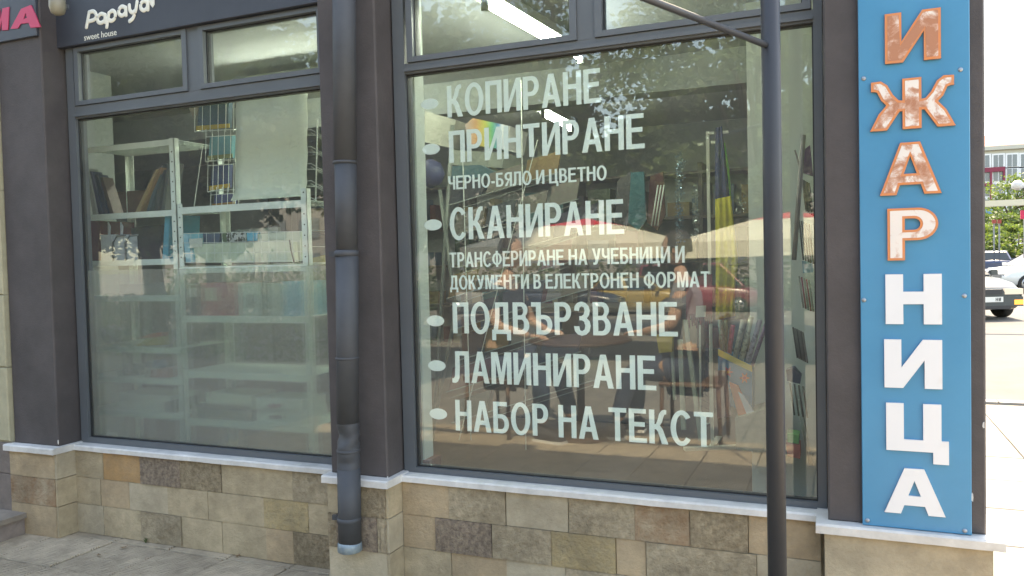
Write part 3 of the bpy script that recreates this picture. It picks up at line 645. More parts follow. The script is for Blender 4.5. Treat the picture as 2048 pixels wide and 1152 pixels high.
# entrance step
EST = thing('entrance_step', 'low pale stone step in front of the beige wall at the lower left', 'step', (-4.4, -0.6, 0))
MB().bbox(-5.2, -3.93, -0.95, -0.17, 0.0, 0.085, .006).build('riser', LILAC, EST)
MB().box(-5.2, -3.915, -0.965, -0.168, 0.086, 0.112).build('tread', stone_mat('worn_step_stone', (0.30, 0.27, 0.24), (0.24, 0.215, 0.19), 5, .3, 60), EST)

# ------------------------------------------------------------------ downpipe
DP = thing('downpipe', 'dark grey metal rainwater downpipe with a dented lower section on the middle pillar', 'drainpipe', (-1.9, -0.21, 0.15))
yc = -0.212; pxs = [(690, 0), (690, 200), (691, 325), (693, 505), (695, 715), (697, 840)]
def pxyz(px, py): p = at(px, py, yc); return Vector((p.x, yc, p.z))
r0 = 0.0465
def ptube(name, a, b, ra, rb, mt=PIPEM): return MB().tube([a, b], [ra, rb], 24).build(name, mt, DP)
top = pxyz(687, -140)
ptube('pipe_section', top, pxyz(690.5, 328), r0, r0); ptube('pipe_section', pxyz(690.5, 318), pxyz(694, 508), r0 * .95, r0 * .95); ptube('pipe_section', pxyz(694, 500), pxyz(695.5, 850), r0, r0 * .97)
for py, k in ((325, 1.06), (716, 1.05), (901, 1.04)):
    p = pxyz(690 + (py - 325) * .012, py); MB().lathe(p - Vector((0, 0, .006)), [(r0 * .98, 0), (r0 * k, .002), (r0 * k, .010), (r0 * .98, .012)], 24).build('pipe_collar', PIPEM, DP)
# dented section
mbd = MB(); nn = 24; rows_ = 16; a0 = pxyz(695.5, 845); a1 = pxyz(697.5, 945)
for j in range(rows_ + 1):
    t = j / rows_; c = a0.lerp(a1, t)
    for k in range(nn):
        an = 2 * math.pi * k / nn; rr = r0 * (1 + .015 * math.sin(t * 9))
        dent = math.exp(-((t - .25) / .13) ** 2) * max(0, math.cos(an + 1.9)) ** 2 * .022 + math.exp(-((t - .78) / .07) ** 2) * max(0, math.cos(an + 1.2)) ** 2 * .012
        fold = .003 * math.sin(t * 26 + k * .8) * math.exp(-((t - .35) / .25) ** 2)
        rr = rr - dent + fold
        mbd.v.append((c.x + rr * math.cos(an), c.y + rr * math.sin(an), c.z))
for j in range(rows_):
    for k in range(nn):
        mbd.f.append((j * nn + k, j * nn + (k + 1) % nn, (j + 1) * nn + (k + 1) % nn, (j + 1) * nn + k)); mbd.smooth.add(len(mbd.f) - 1)
mbd.build('dented_section', PIPEM, DP)
ptube('pipe_section', pxyz(697.5, 936), pxyz(700, 1086), r0 * 1.03, r0 * 1.02)
e1, e2 = pxyz(699.5, 1082), pxyz(700, 1102)
MB().lathe((e1.x, yc, e2.z), [(r0 * 1.0, 0), (r0 * 1.10, .004), (r0 * 1.08, (e1.z - e2.z) * .6), (r0 * 1.03, e1.z - e2.z)], 24).build('outlet_ring', mat('worn_zinc', (0.16, 0.22, 0.27), 0.5, c2=(0.30, 0.36, 0.38), vscale=25, metal=.3), DP)
for py, lx in ((507, 0), (1038, 1)):
    p = pxyz(693 if py < 600 else 698.5, py)
    MB().lathe(p - Vector((0, 0, .011)), [(r0 * 1.0, 0), (r0 * 1.075, .001), (r0 * 1.075, .021), (r0 * 1.0, .022)], 24).build('pipe_clamp', PIPEM, DP)
    MB().box(p.x - r0 - .035, p.x - r0 + .005, yc - .006, yc + .006, p.z - .010, p.z + .010).build('clamp_lug', PIPEM, DP); MB().box(p.x - .008, p.x + .008, yc + r0 * .9, -0.133 if py < 600 else -0.166, p.z - .01, p.z + .01).build('wall_bracket', PIPEM, DP)

# ------------------------------------------------------------------ awning post
yq = -0.60
p0 = at(1539, 0, yq); p1 = at(1556, 1152, yq); xm = (p0.x + p1.x) / 2
AP = thing('awning_post', 'slim dark grey steel post with a slanting strut standing in front of the right window', 'post', (xm, yq, 0))
POST = mat('post_paint', (0.030, 0.034, 0.043), 0.5, var=0.06, vscale=8, bump=0.05)
MB().tube([(xm, yq, 0.012), (xm, yq, 2.95)], 0.0262, 24).build('post_tube', POST, AP)
MB().lathe((xm, yq, 0), [(0.075, 0), (0.075, .008), (0.04, .012)], 20).build('base_plate', POST, AP)
j = Vector((xm, yq, at(1522, 96, yq).z)); far = at(1300, 0, yq - 0.45); d = (far - j)
MB().tube([j, j + d * 2.2], 0.0092, 10).build('strut', POST, AP)
MB().tube([j, j + Vector((-.55, -.05, .32)) * 2], 0.0115, 10).build('strut', POST, AP) if False else None
tb = MB().box(-3.9, 0.35, yq - .03, yq + .03, 2.93, 3.0); tb.build('top_beam', POST, AP)
ro = [j + d * 2.2]
MB().box(-3.9, 0.35, ro[0].y - .03, ro[0].y + .03, 2.93, 3.0).build('front_beam', POST, AP) if False else None

# ================================================================== INTERIOR
FZ = 0.10
struct(MB().box(-8.8, 0.30, 0.06, 4.8, -0.02, FZ).build('shop_floor', mat('brown_laminate_floor', (0.20, 0.125, 0.085), 0.45, c2=(0.15, 0.09, 0.06), vscale=3)))
struct(MB().box(-8.8, 0.30, 0.16, 4.8, 2.62, 2.66).build('shop_ceiling', mat('ceiling_paint', (0.38, 0.40, 0.41), 0.85)))
struct(MB().box(-8.8, 0.30, 4.72, 4.79, FZ, 2.62).build('shop_back_wall', WALLIN))
struct(MB().box(0.285, 0.298, 0.16, 4.72, FZ, 2.62).build('shop_side_wall', WALLIN))
TW = mat('pale_green_white_paint', (0.60, 0.67, 0.63), 0.7)
b = MB().box(-1.99, at(837.5, 400, .10).x, 0.09, 0.17, FZ + .09, 2.62).build('shop_partition_wall', TW); struct(b)
MB().box(-1.99, at(838, 400, .09).x + .022, 0.080, 0.19, FZ, FZ + .0895 + .3).build('skirting_board', mat('reddish_skirting', (0.25, 0.12, 0.09), 0.5), b)
struct(MB().box(-4.6, -4.42, 0.16, 0.9, FZ, 2.62).build('shop_corner_wall', cm((120, 116, 108)) if False else WALLIN))
struct(MB().box(-8.8, 0.28, 2.1, 2.3, 2.40, 2.62).build('ceiling_beam', WALLIN))

# ---- fluorescent lamps (lit)
TUBE = mat('lit_fluorescent_tube', (1, 1, 1), 0.4, emit=(0.82, 1.0, 1.02), es=24)
HOUS = mat('lamp_housing', (0.30, 0.32, 0.28), 0.5)
def lamp(a, b_, label):
    a = Vector(a); b_ = Vector(b_); t = thing('fluorescent_lamp', label, 'ceiling lamp', (a + b_) / 2)
    t['group'] = 'lit fluorescent lamps on the shop ceiling'
    MB().tube([a, b_], 0.013, 10).build('light_tube', TUBE, t)
    d = (b_ - a).normalized(); M = d.to_track_quat('Y', 'Z').to_matrix()
    MB().obox((a + b_) / 2 + Vector((0, 0, .05)), (0.11, (b_ - a).length + .06, .045), M).build('lamp_housing', HOUS, t)
    for q in (a, b_): MB().obox(q, (.03, .02, .06), M).build('tube_socket', HOUS, t)
ta, tb_ = gr(970, 8, 2.50), gr(1077, 69, 2.50)
lamp(ta, ta + (tb_ - ta) * 2.0, 'lit fluorescent tube on the ceiling seen through the left fanlight of the big window')
lamp(gr(1086, 229, 2.45), gr(1140, 256, 2.45), 'short lit fluorescent lamp deep in the shop behind the lettering')
lamp((-3.6, 1.2, 2.50), (-2.5, 1.2, 2.50), 'unseen fluorescent tube added to light the metal shelving in the left window')  # added tube with no visible source, brightens the left shelving

# ---- helpers for goods
def rgb(*c): return tuple(((v / 255) / 12.92 if v <= 10 else (((v / 255) + .055) / 1.055) ** 2.4) for v in c)
CM = {}
def cm(c, rough=0.55, var=0.12):
    k = (c, rough)
    if k not in CM: CM[k] = mat('goods_%s' % '_'.join(map(str, c)), rgb(*c), rough, var=var, vscale=14)
    return CM[k]
def slabm(poly, y, dep, mb=None):
    mb = mb or MB(); ps = [at(px, py, y) for px, py in poly]
    return mb.prism([(p.x, p.z) for p in ps], y, y + dep)
def good(name, poly, y, dep, c, label, cat, group=None, rough=0.55, stand=None):
    mb = slabm(poly, y, dep)
    if stand is not None:
        zm = min(v[2] for v in mb.v); mb.v = [(v[0], v[1], v[2] - zm + stand) for v in mb.v]
    return one(mb, name, cm(c, rough) if isinstance(c, tuple) else c, label, cat, group)
def rod(mb, pts, y, r=0.002, n=5):
    ys_ = y if isinstance(y, (list, tuple)) else [y] * len(pts)
    return mb.tube([at(px, py, yy) for (px, py), yy in zip(pts, ys_)], r, n)
WIRE = mat('white_coated_wire', (0.62, 0.66, 0.60), 0.4)
SHM = mat('pale_green_grey_steel', (0.74, 0.82, 0.76), 0.45, var=0.05)
HOLE = mat('slot_shadow', (0.03, 0.03, 0.03), 0.8)

# ---- slotted steel shelving behind the left window
YS = 0.30; DS = 0.36
def shelving(label, x0, x1, ztop0, ztop1, shelves, hide0=False):
    t = thing('shelving_unit', label, 'shelving', ((x0 + x1) / 2, YS + DS / 2, FZ)); t['group'] = 'steel shelving units in the left window'
    for x, s, zt in ((x0, 1, ztop0), (x1, -1, ztop1)):
        for y, sy in ((YS, 1), (YS + DS, -1)):
            mb = MB().box(x, x + s * .034, y, y + sy * .003, FZ, zt) if s > 0 else MB().box(x - .034, x, y, y + sy * .003, FZ, zt)
            if s > 0: mb.box(x, x + .003, y, y + sy * .034, FZ, zt)
            else: mb.box(x - .003, x, y, y + sy * .034, FZ, zt)
            u = mb.build('upright', SHM, t)
            if sy > 0:
                hb = MB(); z = zt - .02
                while z > 1.3: hb.lathe((x + s * .017, y - .0006, z), [(.0042, 0), (.0042, -.0006)], 6, 'y'); z -= .053
                hb.build('slot_holes', HOLE, u, stuff=True)
    for z, h in shelves:
        mb = MB().box(x0 + .004, x1 - .004, YS - .002, YS + .0, z - h, z); mb.box(x0 + .004, x1 - .004, YS + .0005, YS + DS, z - .003, z - .0005)
        mb.build('shelf', SHM, t)
    return t
zl = [2.045, 1.668, 1.408, 1.210, 0.925, 0.755, 0.565]
zr = [1.678, 1.361, 1.100, 0.805, 0.548]
xm1 = at(356, 480, YS).x; xl0 = -4.02; xr1 = at(615, 460, YS).x
shelving('left steel shelving unit with a top shelf above all the others', xl0, xm1 - .004, 2.05, 2.05, [(z, .032) for z in zl])
shelving('right steel shelving unit with the wire basket and the paper boxes', xm1 + .002, xr1, zr[0] + .02, 1.735, [(z, .035) for z in zr])

# ---- on the left unit
Y1 = YS + .03
for i, (x0, x1, c, lb) in enumerate(((170, 184, (150, 155, 148), 'grey folder at the far left of the upper shelf'), (178, 196, (52, 62, 88), 'dark blue folder leaning beside the grey one'), (190, 206, (44, 52, 76), 'navy folder leaning with a pale edge'), (200, 218, (84, 66, 60), 'brown folder leaning towards the grey folders'))):
    good('folder', [(x0, 336 + i * 6), (x0 + 5, 335 + i * 6), (x1 + 10, 428), (x1 + 2, 428)], Y1 + i * .012, .07, c, lb, 'folder', 'folders leaning on the upper shelf', stand=zl[1])
for i, (x0, x1, c, lb) in enumerate(((270, 312, (150, 128, 92), 'thin tan board leaning right on the upper shelf'), (277, 320, (120, 92, 66), 'brown board leaning behind the tan one'), (292, 322, (62, 76, 84), 'dark teal folder leaning right on the upper shelf'), (308, 326, (58, 64, 66), 'charcoal folder standing nearly upright on the upper shelf'), (322, 336, (74, 78, 76), 'grey folder standing against the upright post'))):
    good('board', [(x0, 425), (x0 + 7, 425), (x1 + 4, 338 - i * 3), (x1 - 1, 339 - i * 3)], Y1 + .01 * i, .10, c, lb, 'folder', 'boards leaning on the upper shelf', stand=zl[1])
good('backing_cardboard', [(214, 372), (306, 366), (304, 420), (214, 424)], Y1 + .3, .02, (96, 62, 50), 'brown red panel standing at the back of the upper shelf', 'panel', stand=zl[1])
good('binder', [(174, 440), (200, 440), (202, 520), (176, 520)], Y1 + .05, .24, (110, 40, 46), 'dark red binder at the left end of the middle shelf', 'binder', stand=zl[2])
good('binder', [(202, 444), (226, 444), (228, 520), (204, 520)], Y1 + .15, .15, (70, 56, 60), 'dark brown binder beside the red one', 'binder', stand=zl[2])
for x, lb in ((201, 'white paper bag with a folded tip, left of the pair'), (226, 'white paper bag with grey edging, right of the pair')):
    t = thing('paper_bag', lb, 'paper bag', at(x + 12, 534, Y1 - .02)); t.location.z = zl[2]; t['org'] = list(t.location)
    mb = slabm([(x, 470), (x + 22, 469), (x + 24, 523), (x + 2, 523)], Y1 - .02, .09)
    mb.build('bag_body', cm((216, 220, 224)), t); slabm([(x + 14, 444), (x + 18, 453), (x + 17, 469), (x + 15, 469)], Y1, .01).build('bag_flap', cm((190, 192, 194)), t)
    b2 = MB(); rod(b2, [(x + 26, 522), (x + 25, 486), (x + 33, 472), (x + 50, 470)], Y1 - .03, .006, 6); b2.build('bag_edging', cm((120, 124, 128)), t)
good('black_case', [(262, 458), (322, 452), (324, 521), (264, 521)], Y1 + .08, .16, (48, 46, 52), 'black case lying back on the middle shelf', 'case', stand=zl[2])
good('teal_folder', [(330, 432), (340, 430), (336, 519), (325, 519)], Y1, .22, (70, 150, 172), 'bright teal folder leaning on the steel upright', 'folder', stand=zl[2])
good('paper_pile', [(245, 566), (320, 564), (338, 588), (235, 588)], Y1, .2, (120, 128, 124), 'loose pile of pale paper behind the frosted film', 'paper', stand=zl[3])
mb = MB(); p = at(225, 672, Y1 + .08); mb.lathe((p.x, p.y, zl[4]), [(.02, 0), (.05, .02), (.062, .055), (.05, .09), (.02, .11)], 16)
one(mb, 'round_tin', cm((128, 136, 136)), 'round grey tin on a shelf behind the frosted film', 'tin')
good('folded_paper', [(272, 690), (326, 688), (326, 670), (296, 674)], Y1 + .02, .2, (196, 170, 64), 'yellow folded paper pile behind the frosted film', 'paper', stand=zl[4])
good('folded_paper', [(284, 676), (322, 674), (324, 665), (300, 667)], Y1 + .02, .2, (206, 96, 50), 'orange sheets lying on the yellow pile', 'paper', stand=zl[4] + .045)
good('notebook', [(334, 636), (341, 634), (346, 690), (339, 690)], Y1, .2, (120, 116, 108), 'thin grey notebook standing beside the orange sheets', 'notebook', stand=zl[4])
for x, c, lb in ((258, (112, 124, 116), 'pale jar, leftmost behind the film'), (278, (128, 138, 130), 'whitish jar in the middle behind the film')):
    p = at(x, 740, Y1 + .06); one(MB().lathe((p.x, p.y, zl[5]), [(.03, 0), (.033, .03), (.03, .06), (.02, .065)], 12), 'jar', cm(c), lb, 'jar')
p = at(320, 735, Y1 + .05); one(MB().lathe((p.x, p.y, zl[5] + .046), [(.035, 0), (.045, .02), (.03, .045), (.01, .05)], 12), 'toy_ball', cm((74, 124, 170)), 'blue rounded toy on top of a pink packet', 'toy')
good('packet', [(300, 757), (336, 759), (336, 742), (302, 742)], Y1, .14, (176, 98, 88), 'pink red packet lying on a lower shelf', 'packet', stand=zl[5])
good('white_box', [(238, 818), (340, 824), (342, 792), (238, 785)], Y1, .22, (196, 206, 196), 'white carton on the lowest left shelf', 'box', stand=zl[6])
good('green_packet', [(330, 822), (352, 826), (350, 800), (328, 804)], Y1, .16, (70, 100, 84), 'dark green packet beside the white carton', 'packet', stand=zl[6])

# ---- on the right unit
ROLL = mat('white_paper_sheet', (0.70, 0.76, 0.64), 0.75, var=0.04, vscale=4)
mb = MB(); n = 16
for i in range(n + 1):
    t = i / n; a_ = at(472 - 2 * t, 178 + (402 - 178) * t, .42); b_ = at(614 - 0 * t, 160 + (393 - 160) * t, .42)
    yy = .42 + .004 * math.sin(t * 22) - .05 * max(0, t - .9) * 6
    for k in range(9): u = k / 8; mb.v.append((a_.x + (b_.x - a_.x) * u, yy + .004 * math.sin(u * 7 + t * 3), a_.z + (b_.z - a_.z) * u))
for i in range(n):
    for k in range(8): q = i * 9 + k; mb.f.append((q, q + 1, q + 10, q + 9)); mb.smooth.add(len(mb.f) - 1)
o = one(mb, 'hanging_paper_sheet', ROLL, 'large white paper sheet hanging above the right shelving unit', 'paper sheet')
sm = o.modifiers.new('thickness', 'SOLIDIFY'); sm.thickness = .002
RK = thing('wire_rack', 'white wire card rack with four tiers beside the hanging sheet', 'wire rack', (at(425, 400, .5).x, .5, zr[0]))
CARD = [((398, 200), (458, 196), 258, (40, 74, 92), (176, 150, 60)), ((420, 272), (464, 270), 318, (84, 140, 150), (120, 128, 90)), ((424, 330), (458, 328), 378, (54, 66, 104), (186, 152, 56)), ((430, 388), (468, 386), 414, (52, 60, 108), (150, 110, 60))]
for k, (a_, b_, yb, c, c2) in enumerate(CARD):
    mb = MB(); x0, x1 = a_[0] - 8, b_[0] + 10
    nw = 6
    for i in range(nw): x = x0 + (x1 - x0) * i / (nw - 1); rod(mb, [(x, a_[1] - (14 if k else 30)), (x - 1, yb + 6)], .46, .0016)
    for yy in (a_[1] + 2, yb + 5): rod(mb, [(x0, yy), (x1, yy - 4)], .458, .002)
    rod(mb, [(x0, yb + 6), (x0 + 14, yb + 1)], [.46, .56], .002); rod(mb, [(x1, yb + 2), (x1 + 12, yb - 3)], [.46, .56], .002)
    mb.build('wire_tier', WIRE, RK)
mb = MB(); rod(mb, [(405, 292), (388, 414)], .48, .0022); rod(mb, [(474, 190), (470, 416)], .5, .003); mb.build('rack_frame', WIRE, RK)
nm = [('dark teal book in the top tier of the wire rack', 'book'), ('turquoise booklet with a rounded corner in the second tier', 'booklet'), ('navy book in the third tier of the wire rack', 'book'), ('indigo booklet in the lowest tier of the wire rack', 'booklet')]
for k, (a_, b_, yb, c, c2) in enumerate(CARD):
    x0, x1 = a_[0], b_[0]
    t = thing('book', nm[k][0], nm[k][1], (at((x0 + x1) / 2, yb, .5).x, .5, at(x0, yb, .5).z))
    slabm([(x0, a_[1]), (x1, b_[1]), (x1 - 2, yb - 3), (x0 - 3, yb)], .49, .03).build('cover', cm(c), t)
    slabm([(x0 - 6, yb - 6), (x1, yb - 11), (x1, yb - 3), (x0 - 6, yb + 3)], .482, .006).build('spine_band', cm(c2), t)
good('paper_pennant', [(376, 210), (402, 206), (388, 240)], .5, .004, (146, 138, 124), 'small beige paper triangle hanging at the top of the left window', 'pennant')
RK2 = thing('wire_rack', 'white wire shelf rack between the hanging sheet and the middle pillar', 'wire rack', (at(634, 420, .45).x, .45, zr[0]))
mb = MB(); rod(mb, [(635, 238), (631, 414)], .40, .0035, 6); rod(mb, [(660, 250), (655, 414)], .40, .003, 6); mb.build('rack_frame', WIRE, RK2)
for i in range(5):
    y = 260 + i * 34; mb = MB(); rod(mb, [(614, y), (622, y - 1), (662, y + 22)], .40, .0018); rod(mb, [(614, y + 10), (636, y + 11), (662, y + 24)], .43, .0016); rod(mb, [(622, y + 5), (662, y + 30)], .42, .0014)
    mb.build('wire_tier', WIRE, RK2)
# basket
BK = thing('wire_basket', 'wide white wire basket full of paper on the right shelving unit', 'basket', (at(485, 525, .29).x, .36, zr[1]))
mb = MB(); yb_ = YS - .022
for i in range(16):
    x = 366 + i * 15.6; rod(mb, [(x, 466 - i * .25), (x + 1, 526 - i * .1)], yb_, .0013, 4)
for y in (467, 486, 507, 525): rod(mb, [(364, y), (606, y - 4)], yb_, .0015, 4)
mb.build('front_grid', WIRE, BK)
x0_, x1_ = at(364, 500, yb_).x, at(606, 500, yb_).x; z0_, z1_ = zr[1] + .004, at(480, 465, yb_).z
mb = MB()
for x in (x0_, x1_):
    for z in (z0_, z1_, (z0_ + z1_) / 2): mb.tube([(x, yb_, z), (x, YS + .3, z)], .0015, 4)
for k in range(10): mb.tube([(x0_ + (x1_ - x0_) * k / 9, yb_, z0_), (x0_ + (x1_ - x0_) * k / 9, YS + .3, z0_)], .0013, 4)
mb.build('side_and_base_wires', WIRE, BK, stuff=True)
zb_ = zr[1] + .006
def bgood(name, poly, y, dep, c, lb, cat): return good(name, poly, y, dep, c, lb, cat, 'paper goods in the wire basket', stand=None)
bgood('folder', [(366, 468), (374, 466), (384, 524), (372, 526)], YS, .25, (150, 200, 214), 'pale blue folder leaning at the left end of the wire basket', 'folder')
bgood('folder', [(376, 470), (400, 467), (402, 490), (388, 524), (384, 524)], YS + .02, .02, (120, 190, 200), 'light turquoise folder behind the white sheets in the basket', 'folder')
bgood('white_card', [(378, 478), (404, 476), (404, 494), (380, 496)], YS + .0, .004, (200, 206, 196), 'small white card at the left of the basket', 'card')
bgood('magazine', [(402, 466), (440, 465), (438, 492), (404, 492)], YS + .05, .02, (74, 88, 110), 'dark blue magazine standing in the basket', 'magazine')
bgood('magazine', [(441, 465), (456, 464), (460, 488), (448, 490)], YS + .06, .02, (70, 92, 66), 'green magazine edge standing in the basket', 'magazine')
pm = mat('black_white_print', (0.5, 0.52, 0.5), 0.5, c2=(0.03, 0.03, 0.03), vscale=45, thr=(.48, .52))
bgood('magazine', [(452, 464), (492, 463), (490, 482), (454, 484)], YS + .055, .02, pm, 'magazine with a black and white animal picture in the basket', 'magazine')
bgood('booklet', [(493, 464), (516, 463), (514, 481), (494, 482)], YS + .05, .02, (70, 168, 196), 'cyan booklet standing in the basket', 'booklet')
bgood('sheet_stack', [(386, 488), (586, 482), (590, 524), (392, 526)], YS + .004, .03, (196, 206, 184), 'wide white sheet stack at the front of the basket', 'paper')
bgood('sheet_stack', [(516, 468), (600, 462), (602, 522), (516, 524)], YS + .05, .03, (186, 196, 176), 'white cardboard standing at the right of the basket', 'cardboard')
bgood('cardboard', [(470, 460), (556, 454), (556, 470), (470, 474)], YS + .12, .02, (140, 146, 136), 'grey cardboard edge rising behind the basket papers', 'cardboard')
mb = MB(); rod(mb, [(579, 480), (582, 500), (588, 524)], yb_ - .006, .0035, 6); one(mb, 'cable_tie', mat('black_plastic', (.02, .02, .02), .4), 'black cable tie hanging on the front of the basket', 'cable tie')
# items behind the frosted film
YB = YS + .02
def boxed(name, x0, x1, yt, yb, c, lb, cat, z, inner=None, ic=None, yy=YB, dep=.2, dz=0):
    a_ = at(x0, yb, yy); b_ = at(x1, yt, yy); h = b_.z - a_.z
    t = thing(name, lb, cat, ((a_.x + b_.x) / 2, yy + dep / 2, z + dz))
    MB().bbox(a_.x, b_.x, yy, yy + dep, z + dz, z + dz + h, .003).build('box_body', cm(c), t)
    if inner:
        u0, u1, v0, v1 = inner; W = b_.x - a_.x
        MB().box(a_.x + W * u0, a_.x + W * u1, yy - .0015, yy - .0002, z + dz + h * v0, z + dz + h * v1).build('box_label', cm(ic), t)
    return t
z_ = zr[2]
boxed('boxed_goods', 372, 399, 566, 628, (74, 64, 74), 'dark packet with a white label, leftmost behind the frosted film', 'packet', z_, (.3, .8, .6, .9), (190, 186, 184))
boxed('boxed_goods', 402, 441, 562, 628, (176, 34, 66), 'crimson box with a cream label behind the frosted film', 'box', z_, (.25, .8, .45, .85), (196, 176, 150))
boxed('boxed_goods', 443, 474, 562, 628, (170, 30, 60), 'plain crimson box beside the cream labelled one', 'box', z_)
boxed('boxed_goods', 477, 521, 562, 628, (176, 190, 180), 'white packet with a grey oval mark behind the film', 'packet', z_, (.35, .7, .25, .65), (120, 130, 128))
boxed('boxed_goods', 524, 534, 560, 628, (70, 90, 80), 'narrow dark green spine behind the film', 'book', z_)
boxed('boxed_goods', 536, 564, 562, 628, (160, 178, 168), 'pale grey packet left of the blue box', 'packet', z_)
boxed('boxed_goods', 567, 604, 558, 628, (78, 176, 206), 'sky blue box at the right end of the frosted shelf', 'box', z_)
z_ = zr[4]
boxed('notebook_stack', 412, 502, 812, 838, (90, 110, 98), 'grey green pad under the white notebooks', 'pad', z_)
boxed('notebook_stack', 412, 502, 797, 822, (210, 216, 200), 'stack of white notebooks on the lowest right shelf', 'notebooks', z_, dz=.026 * 1.0 + .032)
boxed('white_carton', 513, 607, 826, 848, (214, 222, 216), 'lower white carton with a grey label on the lowest shelf', 'box', z_, (.28, .55, .3, .6), (110, 100, 108))
zc = at(513, 826, YB).z - at(513, 848, YB).z + z_ + .001
boxed('white_carton', 512, 604, 803, 825, (216, 224, 218), 'upper white carton with a red printed label on the lowest shelf', 'box', zc, (.28, .55, .3, .6), (150, 80, 96))
good('cutting_mat', [(384, 826), (412, 828), (412, 852), (384, 850)], YB, .2, (66, 104, 84), 'dark green cutting mat edge beside the white notebooks', 'cutting mat', stand=z_)
good('tan_roll', [(624, 516), (650, 510), (652, 560), (628, 560)], .5, .08, (176, 160, 110), 'tan roll of paper standing right of the shelving', 'paper roll')

# ================================================================== interior behind the right window
# sloping magazine rack: seven leaning tiers between thin wires
MR = thing('magazine_rack', 'tall rack of slanting wire tiers filled with magazines behind the lettering', 'magazine rack', (-1.75, 1.2, FZ))
mb = MB()
for (x0, y0), (x1, y1) in (((925, 300), (942, 880)), ((1042, 160), (1052, 900)), ((1075, 280), (1000, 560)), ((1000, 560), (918, 880))): rod(mb, [(x0, y0), (x1, y1)], 1.16, .0028, 5)
mb.build('rack_wires', WIRE, MR)
rnd = random.Random(3)
pal = [(104, 84, 70), (120, 96, 60), (60, 62, 66), (70, 76, 80), (96, 52, 54), (56, 72, 62), (58, 60, 74), (116, 110, 100)]
tiers = []
for k in range(8):
    xa = 893 + (k % 3) * 10; ya = 412 + k * 62; xb = 1120 + (k * 37) % 90; yb2 = ya - (xb - xa) * .30
    mb = MB(); rod(mb, [(xa, ya), (xb, yb2)], 1.18, .0035, 5); rod(mb, [(xa + 8, ya + 12), (xb, yb2 + 9)], 1.14, .0018, 5)
    mb.build('wire_tier', cm((128, 136, 130)), MR); tiers.append((xa, ya, xb, yb2))
words = ['brown', 'ochre', 'charcoal', 'slate', 'maroon', 'dark green', 'navy', 'stone grey']
posn = ['top', 'second', 'third', 'fourth', 'fifth', 'sixth', 'seventh', 'lowest']
for k, (xa, ya, xb, yb2) in enumerate(tiers):
    n = 3 + k % 2
    for i in range(n):
        u0 = (i + .05) / n; u1 = (i + .93) / n; hgt_ = 34 + rnd.random() * 14
        def Q(u, d): return (xa + (xb - xa) * u, ya + (yb2 - ya) * u - d)
        c = rnd.randrange(8)
        good('magazine', [Q(u0, 1), Q(u1, 1), Q(u1 + .03, hgt_), Q(u0 + .03, hgt_)], 1.20 + .01 * i, .012, pal[c],
             f'{words[c]} magazine, number {i + 1} from the left'.replace('number 1', 'first').replace('number 2', 'second').replace('number 3', 'third').replace('number 4', 'fourth') + f' in the {posn[k]} tier of the slanting rack', 'magazine', 'magazines on the slanting rack')
# cream boxes high on the left
good('cream_carton', [(850, 222), (912, 240), (900, 296), (848, 284)], 1.6, .3, (150, 150, 138), 'cream carton tilted at the top left behind the bullets', 'box')
CD = mat('rainbow_print', (0.5, 0.5, 0.45), 0.3); n_ = CD.node_tree
tc = n_.nodes.new('ShaderNodeTexCoord'); gq = n_.nodes.new('ShaderNodeTexGradient'); n_.links.new(tc.outputs['Generated'], gq.inputs[0]); rp = n_.nodes.new('ShaderNodeValToRGB')
els = [(0, (.5, .4, .35)), (.25, (.55, .28, .12)), (.45, (.5, .5, .1)), (.6, (.1, .42, .2)), (.75, (.1, .25, .5)), (.85, (.8, .8, .8)), (1, (.4, .4, .38))]
rp.color_ramp.elements[0].color = (*els[0][1], 1); rp.color_ramp.elements[1].color = (*els[-1][1], 1)
for p_, c_ in els[1:-1]: e = rp.color_ramp.elements.new(p_); e.color = (*c_, 1)
n_.links.new(gq.outputs['Color'], rp.inputs[0]); n_.links.new(rp.outputs[0], n_.nodes['Principled BSDF'].inputs['Base Color'])
good('printed_carton', [(930, 250), (945, 236), (1020, 252), (1012, 300), (936, 288)], 1.6, .3, CD, 'carton with a rainbow coloured print behind the second line of letters', 'box')
good('grey_carton', [(905, 300), (1010, 306), (1004, 336), (898, 330)], 1.55, .3, (126, 132, 122), 'grey carton lying under the rainbow printed one', 'box')
good('teal_folder', [(905, 332), (960, 330), (1010, 352), (900, 358)], 1.5, .2, (58, 96, 104), 'dark teal folder lying below the grey carton', 'folder')
p = at(862, 345, 1.3); one(MB().lathe((p.x, p.y, p.z - .09), [(.01, 0), (.06, .02), (.085, .08), (.06, .145), (.01, .17)], 18), 'blue_ball', cm((44, 50, 92)), 'dark blue ball hanging at the left edge of the big window', 'ball')
mb = MB(); rod(mb, [(880, 380), (912, 620), (862, 880)], 1.4, .012, 6); rod(mb, [(905, 250), (866, 880)], 1.4, .012, 6)
one(mb, 'easel', cm((112, 120, 112)), 'grey easel standing at the left edge of the big window', 'easel')
for i, (px, c, lb) in enumerate(((1262, (46, 118, 128), 'teal scarf hanging at the back of the shop'), (1300, (104, 56, 54), 'rusty red scarf hanging at the back of the shop'), (1235, (60, 60, 64), 'charcoal garment hanging on the back wall'))):
    good('hanging_cloth', [(px, 345 + i * 8), (px + 26, 343), (px + 30, 440 - i * 10), (px + 14, 462), (px - 6, 444)], 3.2 + .1 * i, .03, c, lb, 'cloth')
mb = MB()
tk = thing('aluminium_rails', 'three thin aluminium rails leaning together in the shop', 'rails', at(1312, 452, 1.5))
for i in range(3): b2 = MB(); rod(b2, [(1303 + i * 6, 452), (1316 + i * 6, 370)], 1.5, .004, 6); b2.build('rail', WIRE, tk)
